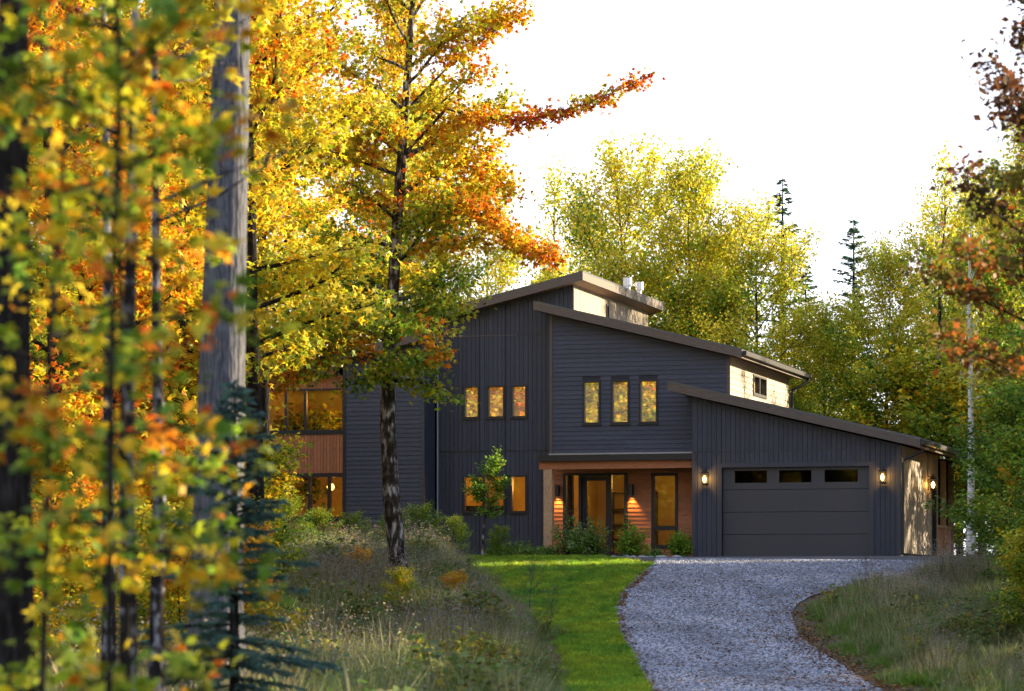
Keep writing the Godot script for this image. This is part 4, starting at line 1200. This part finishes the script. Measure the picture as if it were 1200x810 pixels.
func hero_maple() -> void:
	var x0 := -2.34
	var z0 := -62.0
	var y0 := ground(x0, z0)
	var path := []
	for p in [[-2.26, y0], [-2.36, -0.3], [-2.50, 1.0], [-2.58, 2.6], [-2.56, 4.0], [-2.47, 5.4], [-2.33, 7.6], [-2.20, 9.4], [-2.06, 11.4], [-1.95, 13.0], [-1.9, 14.4]]:
		path.append(Vector3(p[0] - x0, p[1] - y0, 0.06 * sin(p[1])))
	var pt := func(px: float, py: float, dz: float) -> Vector3: return Vector3(px - x0, py - y0, dz)
	# the long limbs on the right, and two on the left
	var extra := [
		[[pt.call(-2.33, 8.1, 0.0), pt.call(-1.35, 9.1, 0.3), pt.call(-0.69, 8.88, 0.5), pt.call(0.28, 8.79, 0.7), pt.call(1.33, 9.05, 0.8), pt.call(2.60, 9.55, 0.9)], 0.05, ORANGE + ORANGE + GOLD + RED],
		[[pt.call(-2.35, 7.3, 0.0), pt.call(-1.70, 7.75, 0.3), pt.call(-0.60, 7.00, 0.6), pt.call(0.20, 6.2, 0.8), pt.call(0.75, 6.05, 0.9)], 0.05, ORANGE + ORANGE + GOLD + RED],
		[[pt.call(-2.36, 7.4, 0.0), pt.call(-1.5, 7.9, -0.3), pt.call(-0.37, 8.35, -0.5)], 0.04, ORANGE + GOLD],
		[[pt.call(-2.45, 6.0, 0.1), pt.call(-1.9, 6.2, 0.5), pt.call(-1.3, 6.2, 0.9), pt.call(-0.7, 6.3, 1.1)], 0.04, ORANGE + GOLD],
		[[pt.call(-2.50, 5.2, 0.0), pt.call(-3.4, 5.9, 0.4), pt.call(-4.9, 5.4, 0.9), pt.call(-5.6, 5.6, 1.1)], 0.055, LIME + GREEN],
		[[pt.call(-2.3, 9.0, 0.0), pt.call(-1.4, 9.9, 0.2), pt.call(-0.5, 10.6, 0.3), pt.call(0.12, 11.0, 0.4)], 0.035, GOLD + ORANGE],
		[[pt.call(-2.4, 6.6, 0.0), pt.call(-1.6, 7.1, 0.4), pt.call(-0.7, 6.9, 0.7), pt.call(0.0, 6.5, 0.8)], 0.04, GOLD + ORANGE, true],
		[[pt.call(-2.3, 8.2, 0.0), pt.call(-1.5, 8.5, -0.3), pt.call(-0.7, 8.1, -0.5), pt.call(-0.2, 7.7, -0.6)], 0.04, GOLD + GOLD + ORANGE, true],
		[[pt.call(-0.3, 6.4, 0.7), pt.call(0.3, 6.2, 0.9), pt.call(0.8, 6.1, 1.0)], 0.02, ORANGE + GOLD, true],
		[[pt.call(-2.55, 4.3, 0.0), pt.call(-3.4, 4.7, 0.3), pt.call(-4.3, 4.5, 0.6), pt.call(-5.0, 4.1, 0.8)], 0.045, LIME + GREEN + GOLD, true],
		[[pt.call(-2.57, 3.8, 0.0), pt.call(-3.2, 4.1, 0.5), pt.call(-3.9, 3.9, 0.9), pt.call(-4.5, 3.5, 1.2)], 0.035, LIME + ORANGE, true],
		[[pt.call(-2.55, 4.5, 0.0), pt.call(-3.1, 5.0, -0.5), pt.call(-3.9, 5.0, -1.0), pt.call(-4.7, 4.8, -1.3)], 0.04, LIME + GREEN, true],
		[[pt.call(-2.5, 4.9, 0.0), pt.call(-2.0, 5.1, -0.3), pt.call(-1.5, 4.9, -0.5)], 0.025, LIME + GREEN, true],
		[[pt.call(-2.52, 4.6, 0.0), pt.call(-2.1, 4.9, 0.5), pt.call(-1.7, 4.55, 0.9), pt.call(-1.5, 4.15, 1.1)], 0.03, LIME + ORANGE]]
	var o := {"h": 15.6, "r": 0.215, "path": path, "sides": 12, "limbs": 44, "from": 0.36, "wide": 2.5, "form": "spread", "el": [-4.0, 60.0], "bend": 0.02, "shoots": 6.0, "dense": 62.0, "leaf": 0.135, "kind": 2, "spread": 0.17, "tilt": 0.8, "high": GOLD + YELLOW + YELLOW + GOLD + LIME + ORANGE, "low": LIME + GREEN + LIME, "turn0": 0.02, "turn1": 0.45, "extra": extra}
	P.hero = grow(201, o)
	var t := thing("maple_tree", Vector3(x0, y0, z0), 0.0, "large golden maple with a mottled leaning trunk in front of the house", "maple tree")
	put(t, "trunk", P.hero[0], M.mottled_bark)
	put(t, "crown", P.hero[1], M.leaf)

func near_trees() -> void:
	# broad grey trunk: the crown is far above the picture
	rng.seed = 301
	var o := {"h": 28.0, "r": 0.315, "sides": 18, "limbs": 18, "from": 0.72, "wide": 4.0, "form": "spread", "el": [10.0, 60.0], "shoots": 3.0, "dense": 14.0, "leaf": 0.15, "kind": 1, "high": GOLD + ORANGE, "low": GOLD + LIME,
		"path": [Vector3(-0.16, 0, 0), Vector3(-0.14, 1.2, 0), Vector3(-0.10, 3.0, 0), Vector3(-0.04, 5.0, 0), Vector3(0.03, 7.5, 0), Vector3(0.08, 10, 0), Vector3(0.1, 14, 0), Vector3(0.2, 20, 0), Vector3(0.3, 28, 0)]}
	P.grey = grow(302, o)
	plant("maple_tree", "grey", -2.88, -30.5, 1.0, 0.0, "tall maple with a broad straight grey trunk at the left", "maple tree", "", M.grey_bark)
	var dark := {"h": 13.0, "r": 0.13, "sides": 12, "limbs": 12, "from": 0.55, "wide": 2.4, "form": "spread", "el": [10.0, 60.0], "shoots": 3.0, "dense": 8.0, "leaf": 0.14, "kind": 1, "high": GOLD, "low": GOLD + LIME}
	P.dark = grow(303, dark)
	plant("maple_tree", "dark", -2.93, -17.6, 1.0, 0.0, "thick blackish trunk at the left edge of the picture", "maple tree", "", M.dark_bark)
	P.slim = grow(304, dark.merged({"r": 0.062, "h": 9.5, "limbs": 10, "wide": 1.5, "path": [Vector3(0, 0, 0), Vector3(-0.01, 1.2, 0), Vector3(-0.02, 2.2, 0.02), Vector3(0, 3.2, 0), Vector3(0.02, 4.4, 0), Vector3(0.06, 6.2, 0), Vector3(0.15, 9.5, 0)]}, true))
	plant("maple_tree", "slim", -2.20, -17.2, 1.0, 0.0, "nearest of the three thin patchy trunks", "maple tree", "thin trunks at the left", M.patchy_bark)
	plant("maple_tree", "slim", -2.62, -22.0, 1.05, 2.0, "right hand one of the three thin patchy trunks", "maple tree", "thin trunks at the left", M.patchy_bark)
	plant("maple_tree", "slim", -3.22, -23.8, 1.1, 4.0, "left hand one of the three thin patchy trunks", "maple tree", "thin trunks at the left", M.patchy_bark)
	# small fir in front of the grey trunk
	P.little_fir = fir(305, 3.3, 1.0, 32, 5, 75.0, [Color(0.075, 0.135, 0.095), Color(0.09, 0.155, 0.105), Color(0.06, 0.115, 0.09)], 0.13, 0.22)
	var f := plant("fir_tree", "little_fir", -2.38, -25.6, 1.0, 0.0, "small bluish fir in front of the grey trunk", "fir tree", "", M.dark_bark)
	f.get_child(1).material_override = M.needle
	# the leafy maple boughs close to the lens, out of focus
	rng.seed = 310
	var sap := {"h": 6.4, "r": 0.02, "limbs": 30, "from": 0.10, "wide": 0.78, "form": "spread", "el": [-6.0, 40.0], "bend": -0.01, "shoots": 7.0, "dense": 46.0, "leaf": 0.105, "kind": 2, "spread": 0.10, "tilt": 0.5, "shoot_max": 0.6, "high": GREEN + GREEN + LIME + GOLD + ORANGE, "low": GREEN + LIME + LIME + GOLD + ORANGE}
	P.sapling = grow(311, sap)
	P.sapling_green = grow(312, sap.merged({"high": GREEN + LIME + GOLD, "low": GREEN + LIME}, true))
	for a in [["sapling", -1.70, -12.6, 1.0, 0.0, "blurred young maple with green and orange leaves nearest the viewer"], ["sapling_green", -2.15, -13.6, 0.98, 2.2, "blurred young maple with green leaves at the left edge"], ["sapling", -1.98, -15.4, 1.0, 4.3, "blurred young maple with orange leaves before the thin trunks"]]:
		plant("young_maple", a[0], a[1], a[2], a[3], a[4], a[5], "young maple", "blurred maples close to the viewer", M.dark_bark)
	# the dark loose boughs that hang in from the right
	var asp := {"h": 9.0, "r": 0.07, "limbs": 30, "from": 0.40, "wide": 1.75, "form": "slim", "el": [10.0, 60.0], "bend": 0.03, "shoots": 8.0, "dense": 110.0, "leaf": 0.09, "kind": 0, "spread": 0.10, "tilt": 0.9, "high": [Color(0.10, 0.045, 0.02), Color(0.14, 0.06, 0.025), Color(0.07, 0.06, 0.02)], "low": [Color(0.12, 0.17, 0.02), Color(0.30, 0.10, 0.02), Color(0.16, 0.10, 0.02), Color(0.20, 0.16, 0.02)], "turn0": 0.1, "turn1": 0.6}
	P.aspen = grow(321, asp)
	plant("aspen_tree", "aspen", 5.70, -32.0, 1.0, 0.0, "dark russet aspen hanging in at the right edge against the sky", "aspen tree", "", M.dark_bark)

# ---------------------------------------------------------------- garden and ground cover

func garden() -> void:
	rng.seed = 401
	# young tree before the lower left windows
	var o := {"h": 2.55, "r": 0.035, "limbs": 16, "from": 0.42, "wide": 0.62, "form": "round", "el": [5.0, 60.0], "shoots": 12.0, "dense": 150.0, "leaf": 0.085, "kind": 0, "spread": 0.07, "high": GREEN, "low": GREEN}
	P.young = grow(402, o)
	plant("young_tree", "young", -0.80, -80.5, 1.0, 0.0, "young round crowned green tree before the lower left windows", "tree", "", M.mottled_bark)
	# flowering plants, a fern ball, blue grass, hosta along the porch
	var bed := [
		["flowering_shrub", -9.35, 0.35, 1.5, 0.5, "tall flowering shrub before the entrance door", "flower"],
		["flowering_shrub", -8.55, 0.45, 1.35, 0.42, "flowering shrub right of the entrance door", "flower"],
		["flowering_shrub", -8.95, 0.75, 0.9, 0.4, "low flowering shrub in the middle of the porch bed", "flower"],
		["round_shrub", -7.55, 0.1, 1.15, 0.52, "round bright green shrub between door and porch window", "round"],
		["round_shrub", -6.2, -0.05, 0.85, 0.42, "green shrub against the garage corner", "round"],
		["blue_grass", -7.45, 0.8, 0.38, 0.34, "tuft of blue grass at the lawn's edge", "blue"],
		["bed_shrub", -11.2, -0.9, 0.6, 0.5, "low green shrub left of the porch post", "low"],
		["bed_shrub", -10.6, -0.2, 0.45, 0.4, "small green shrub at the foot of the porch post", "low"],
		["bed_shrub", -9.9, 0.4, 0.4, 0.4, "small green shrub left of the flowering shrubs", "low"],
		["bed_shrub", -11.9, -1.2, 0.5, 0.45, "low green shrub under the lower right window", "low"],
		["bed_shrub", -6.9, 0.25, 0.25, 0.3, "low plant under the porch window", "low"]]
	for b in bed:
		var t := thing(b[0], on_house(Vector3(b[1], 0.0, b[2])), rng.randf() * TAU, b[5], "shrub", "plants in the porch bed")
		var w := Solid.new()
		var l := Leaves.new()
		var fl := Leaves.new()
		var n := 60 if b[6] == "round" else 34
		for i in n:
			var a := rng.randf() * TAU
			var lean := sqrt(rng.randf())
			var top := Vector3(cos(a) * lean * b[4], b[3] * (rng.randf_range(0.55, 1.0) - 0.45 * lean * lean), sin(a) * lean * b[4])
			if b[6] == "blue":
				for k in 3:
					l.blade(Vector3(cos(a), 0, sin(a)) * 0.08, top * Vector3(0.8, 1, 0.8), Vector3(cos(a), -0.4, sin(a)) * 0.12, 0.012, Color(0.10, 0.16, 0.17), Color(0.18, 0.26, 0.27))
				continue
			w.tube([Vector3(cos(a), 0, sin(a)) * 0.05, top * 0.5 + Vector3(0, 0.05, 0), top], [0.008, 0.006, 0.003], 3)
			var cols: Array = [Color(0.22, 0.38, 0.035), Color(0.17, 0.31, 0.03), Color(0.30, 0.44, 0.04)] if b[6] == "round" else [Color(0.11, 0.22, 0.04), Color(0.16, 0.29, 0.045), Color(0.22, 0.30, 0.07)]
			for k in 26:
				var p := (top * rng.randf_range(0.3, 1.05)) + rv() * 0.05
				l.leaf(p, (Vector3.UP + rv() * 0.6).normalized(), (top + rv() * 0.4).normalized(), rng.randf_range(0.06, 0.11), vary(hue(cols)), 0)
			if b[6] == "flower" and rng.randf() < 0.6:
				for k in 5:
					fl.leaf(top + rv() * 0.03, (Vector3.UP + rv() * 0.5).normalized(), rv().normalized(), 0.045, hue([Color(0.7, 0.66, 0.6), Color(0.62, 0.45, 0.5), Color(0.7, 0.6, 0.3)]), 0)
		if b[6] != "blue": put(t, "stem", w.mesh(), M.dark_bark)
		put(t, "foliage", l.mesh(), M.leaf)
		if fl.v.size(): put(t, "flower", fl.mesh(), M.leaf)
	for b in [[-3.9, -75.5, 0.30, "white edged leafy shrub before the dark left wall"], [-3.1, -76.5, 0.33, "leafy shrub right behind the leaning maple trunk"], [-2.2, -77.0, 0.36, "tall leafy shrub right of the leaning maple trunk"], [-1.5, -78.0, 0.28, "leafy shrub left of the young tree"], [-4.7, -74.0, 0.34, "leafy shrub below the cedar clad wall"], [-5.5, -73.0, 0.4, "leafy shrub at the left end below the cedar wall"], [-0.4, -79.5, 0.22, "small leafy shrub right of the young tree"]]:
		plant("dogwood_shrub", "bush_green", b[0], b[1], b[2], rng.randf() * TAU, b[3], "shrub", "leafy shrubs before the left walls", M.dark_bark)
	for b in [[-2.1, -57.0, 0.26, "reddish brown low bush in the meadow before the leaning maple"], [-1.1, -60.0, 0.22, "rusty little bush at the meadow's edge"], [-3.3, -63.0, 0.25, "yellow leaved little bush left of the leaning maple"]]:
		plant("meadow_bush", "bush_orange" if b[2] < 0.255 else "bush_lime", b[0], b[1], b[2], rng.randf() * TAU, b[3], "bush", "little bushes in the meadow", M.dark_bark)
	for b in [[0.35, -61.0, 0.27, "bare grey twiggy shrub at the lawn's edge"], [0.75, -58.5, 0.2, "small bare twiggy shrub leaning over the lawn"], [-0.9, -63.0, 0.24, "bare twiggy shrub in the meadow"], [7.6, -63.5, 0.24, "bare twiggy shrub on the right mound"]]:
		var t := thing("bare_shrub", Vector3(b[0], ground(b[0], b[1]), b[1]), rng.randf() * TAU, b[3], "shrub", "bare shrubs in the grass")
		t.scale = Vector3.ONE * b[2]
		put(t, "twig", P.bush_orange[0], M.grey_bark)
	# edging stones
	M.stone = grained([[0.2, lin(0.24, 0.23, 0.22)], [0.8, lin(0.46, 0.45, 0.44)]], 0.9, Vector3(2, 2, 2), 51, 0.04, 1.0)
	for i in 16:
		var t := i / 15.0
		var at := Vector3(lerpf(-9.6, -6.0, t), 0.02, 0.62 - 0.75 * t + 0.45 * sin(t * 3.1) + rng.randf_range(-0.08, 0.08))
		if i > 11: at = Vector3(lerpf(-7.6, -6.1, (i - 12) / 3.0), 0.03, 0.55 + rng.randf_range(-0.1, 0.2))
		var st := put(self, "edging_stone", boulder(rng.randi(), Vector3(rng.randf_range(0.12, 0.22), rng.randf_range(0.06, 0.09), rng.randf_range(0.1, 0.16))), M.stone)
		st.position = on_house(at)
		st.rotation.y = rng.randf() * TAU
		tag(st, "pale edging stone along the porch bed", "stone", "edging stones of the porch bed")
	var bo := put(self, "boulder", boulder(9, Vector3(0.55, 0.32, 0.4)), M.stone)
	bo.position = Vector3(-6.3, ground(-6.3, -45.0) + 0.1, -45.0)
	tag(bo, "grey boulder among the bushes at the lower left", "boulder")

func boulder(sd: int, size: Vector3) -> ArrayMesh:
	var n := noise(sd, 0.9, 2)
	var s := SphereMesh.new()
	s.radius = 1.0
	s.height = 2.0
	s.radial_segments = 14
	s.rings = 7
	var arr := s.surface_get_arrays(0)
	var v: PackedVector3Array = arr[Mesh.ARRAY_VERTEX]
	for i in v.size():
		v[i] = v[i] * size * (1.0 + 0.45 * n.get_noise_3dv(v[i]))
	arr[Mesh.ARRAY_VERTEX] = v
	var m := ArrayMesh.new()
	m.add_surface_from_arrays(Mesh.PRIMITIVE_TRIANGLES, arr)
	var st := SurfaceTool.new()
	st.create_from(m, 0)
	st.generate_normals()
	return st.commit()

func tuft(sd: int, n: int, h: float, lean: float, w: float, cols: Array, heads := []) -> ArrayMesh:
	rng.seed = sd
	var l := Leaves.new()
	for i in n:
		var a := rng.randf() * TAU
		var out := Vector3(cos(a), 0, sin(a))
		var p := out * rng.randf() * h * 0.22
		var tall := h * rng.randf_range(0.45, 1.1)
		var d := (Vector3.UP + out * rng.randf() * lean).normalized() * tall
		var c := vary(hue(cols))
		l.blade(p, d, out * rng.randf() * lean * tall * 0.5 - Vector3(0, tall * 0.08, 0), w, c, c)
		if heads and rng.randf() < 0.5:
			for k in 4:
				l.leaf(p + d + rv() * h * 0.04, (Vector3.UP + rv()).normalized(), rv().normalized(), h * 0.03, vary(hue(heads)), 0)
	return l.mesh()

func herb(sd: int, h: float, cols: Array) -> ArrayMesh:
	rng.seed = sd
	var l := Leaves.new()
	for i in 7:
		var a := rng.randf() * TAU
		var out := Vector3(cos(a), 0, sin(a))
		var top := out * rng.randf_range(0.05, 0.4) * h + Vector3(0, h * rng.randf_range(0.6, 1.1), 0)
		var c := vary(hue(cols))
		l.blade(out * 0.03, top, Vector3(0, -0.02, 0), 0.012, c, c)
		for k in 11:
			var t := rng.randf_range(0.25, 1.0)
			l.leaf(top * t + rv() * 0.02, (Vector3.UP + rv() * 0.5).normalized(), (rv() + out * 0.4).normalized(), rng.randf_range(0.05, 0.10), vary(c), 0)
	return l.mesh()

func spot(x: float, z: float, size: float, lift := 0.0) -> Transform3D:
	return Transform3D(Basis(Vector3.UP, rng.randf() * TAU).scaled(Vector3.ONE * size), Vector3(x, ground(x, z) + lift, z))

func ground_cover() -> void:
	# ---- lawn blades
	var lawn := tuft(501, 16, 0.085, 0.9, 0.008, [Color(0.14, 0.28, 0.02), Color(0.18, 0.34, 0.025), Color(0.24, 0.37, 0.03)])
	var at := []
	rng.seed = 502
	for i in 52000:
		var z := -lerpf(40.0, 84.0, rng.randf())
		var lo := lawn_left(-z)
		var hi := drive_edges(-z).x - 0.02 if -z < 75.0 else 3.2 - (-z - 75.0) * 0.12
		var x := lerpf(lo, hi, rng.randf())
		at.append(spot(x, z, rng.randf_range(0.5, 1.1) if rng.randf() < 0.9 else rng.randf_range(1.2, 2.1), 0.02))
	var hues := noise(74, 0.5, 3)
	var green := PackedColorArray()
	for t in at:
		var k := hues.get_noise_2d(t.origin.x, t.origin.z)
		var j := rng.randf_range(0.5, 1.35)
		green.append(Color((1.0 + 0.8 * k) * j, (1.0 + 0.3 * k) * j, j))
	scatter("lawn_grass", lawn, M.blade, at, "short mown grass of the green lawn", "grass", green)
	# ---- meadow on the left and the mound on the right: patches of grass, herbs and dry stalks
	var dry := [Color(0.36, 0.29, 0.15), Color(0.46, 0.37, 0.19), Color(0.29, 0.25, 0.13), Color(0.15, 0.12, 0.065)]
	var fresh := [Color(0.13, 0.20, 0.04), Color(0.18, 0.25, 0.06), Color(0.10, 0.16, 0.04), Color(0.22, 0.25, 0.08)]
	var kinds := [tuft(511, 34, 0.62, 0.6, 0.013, dry + fresh + fresh), tuft(512, 34, 0.5, 0.9, 0.014, fresh + fresh + dry), tuft(513, 20, 0.85, 0.4, 0.010, dry, [Color(0.30, 0.26, 0.20), Color(0.17, 0.11, 0.07), Color(0.38, 0.36, 0.32)]), herb(514, 0.6, fresh), herb(516, 0.75, [Color(0.14, 0.18, 0.03), Color(0.22, 0.22, 0.03), Color(0.36, 0.28, 0.03), Color(0.20, 0.10, 0.03)]), tuft(517, 30, 0.34, 1.0, 0.012, [Color(0.14, 0.28, 0.03), Color(0.19, 0.33, 0.035), Color(0.11, 0.22, 0.03)])]
	var names := ["tall_grass", "meadow_grass", "seed_head_grass", "wild_herbs", "yellowing_herbs", "verge_grass"]
	var says := ["tall drying grass of the meadow and the mound", "green meadow grass between the dry stalks", "brown seed heads standing over the meadow", "leafy green wild herbs in the meadow", "yellowing leafy weeds in the meadow", "fresh green grass along the verge of the drive"]
	var spots := [[], [], [], [], [], []]
	var patch := noise(71, 0.22, 3)
	var tall := noise(72, 0.35, 2)
	rng.seed = 515
	for i in 42000:
		var z := -lerpf(25.0, 79.0, sqrt(rng.randf()))
		var right := rng.randf() < 0.4
		var x := 0.0
		if right:
			x = drive_edges(-z).y + 0.3 + absf(rng.randfn()) * 3.2
			if -z > 68.0: continue
		else:
			x = lawn_left(-z) + 0.1 - absf(rng.randfn()) * 3.6
			if -z > 78.0 and x > -2.5: continue
		var edge := clampf(((x - drive_edges(-z).y) if right else (lawn_left(-z) + 0.3 - x)) / 1.3 + tall.get_noise_2d(z, x) * 0.3, 0.22, 1.0)
		var n := patch.get_noise_2d(x, z) + rng.randf_range(-0.25, 0.25)
		var k := 1
		if n > 0.30: k = 3 if rng.randf() < 0.6 else 4
		elif n > 0.0: k = 0
		elif n < -0.2: k = 2 if rng.randf() < 0.6 else 0
		elif rng.randf() < 0.05: k = 4
		if -z > 66.0 and rng.randf() < 0.4: k = 3
		if k > 2 and rng.randf() < 0.65: continue
		if right and x - drive_edges(-z).y < 1.6 + 1.2 * patch.get_noise_2d(z, x) and rng.randf() < 0.8: k = 5
		if not right and lawn_left(-z) - x < 0.5 and rng.randf() < 0.6: k = 5
		spots[k].append(spot(x, z, rng.randf_range(0.6, 1.1) * edge * (0.85 if right else 1.0) * clampf(1.0 + 1.1 * tall.get_noise_2d(x, z), 0.45, 1.6)))
	for k in 6:
		scatter(names[k], kinds[k], M.blade, spots[k], says[k], "grass")
	# ---- loose stones on the drive
	var worn := noise(73, 0.5, 3)
	var pebble := boulder(3, Vector3(0.02, 0.013, 0.017))
	var tints := PackedColorArray()
	at = []
	rng.seed = 521
	while at.size() < 60000:
		var z := -lerpf(40.0, 80.0, rng.randf())
		var e := drive_edges(-z)
		var x := lerpf(e.x - 0.05, e.y + 0.05, rng.randf())
		at.append(spot(x, z, rng.randf_range(0.5, 1.6), 0.037))
		var k := rng.randf_range(0.09, 0.40) * (1.0 + 0.45 * worn.get_noise_2d(x, z * 0.35))
		tints.append(Color(k * 0.97, k * 0.97, k * 1.05))
	scatter("gravel", pebble, mat(Color.WHITE, 0.9, {"vertex_color_use_as_albedo": true}), at, "loose grey crushed stones covering the drive", "gravel", tints)
	# ---- fallen leaves along the edges of the drive
	var fallen := Leaves.new()
	fallen.leaf(Vector3.ZERO, Vector3.UP, Vector3.RIGHT, 0.085, Color.WHITE, 2)
	at = []
	tints = PackedColorArray()
	for i in 14000:
		var z := -lerpf(40.0, 72.0, rng.randf())
		var e := drive_edges(-z)
		var right := rng.randf() < 0.5
		var ragged := 0.55 + worn.get_noise_2d(z * 1.7, 9.0 if right else 4.0)
		if rng.randf() > clampf(ragged + (0.25 if -z < 58.0 else -0.1), 0.08, 1.0): continue
		var x := e.y + rng.randfn() * (0.12 + 0.5 * maxf(ragged, 0.0)) + 0.15 if right else e.x - absf(rng.randfn()) * 0.75 * clampf((64.0 + z) / 10.0, 0.12, 1.0) + 0.15
		if rng.randf() < 0.25: x = rng.randf_range(0.5, 5.6)
		var b := Basis(Vector3.UP, rng.randf() * TAU) * Basis(Vector3.RIGHT, rng.randfn() * 0.3)
		at.append(Transform3D(b.scaled(Vector3.ONE * rng.randf_range(0.6, 1.2)), Vector3(x, ground(x, z) + 0.055, z)))
		tints.append(vary(hue([Color(0.22, 0.10, 0.03), Color(0.30, 0.13, 0.03), Color(0.14, 0.07, 0.03), Color(0.38, 0.20, 0.04)])))
	scatter("fallen_leaves", fallen.mesh(), leafy(), at, "brown fallen maple leaves along the edges of the drive", "leaves", tints)
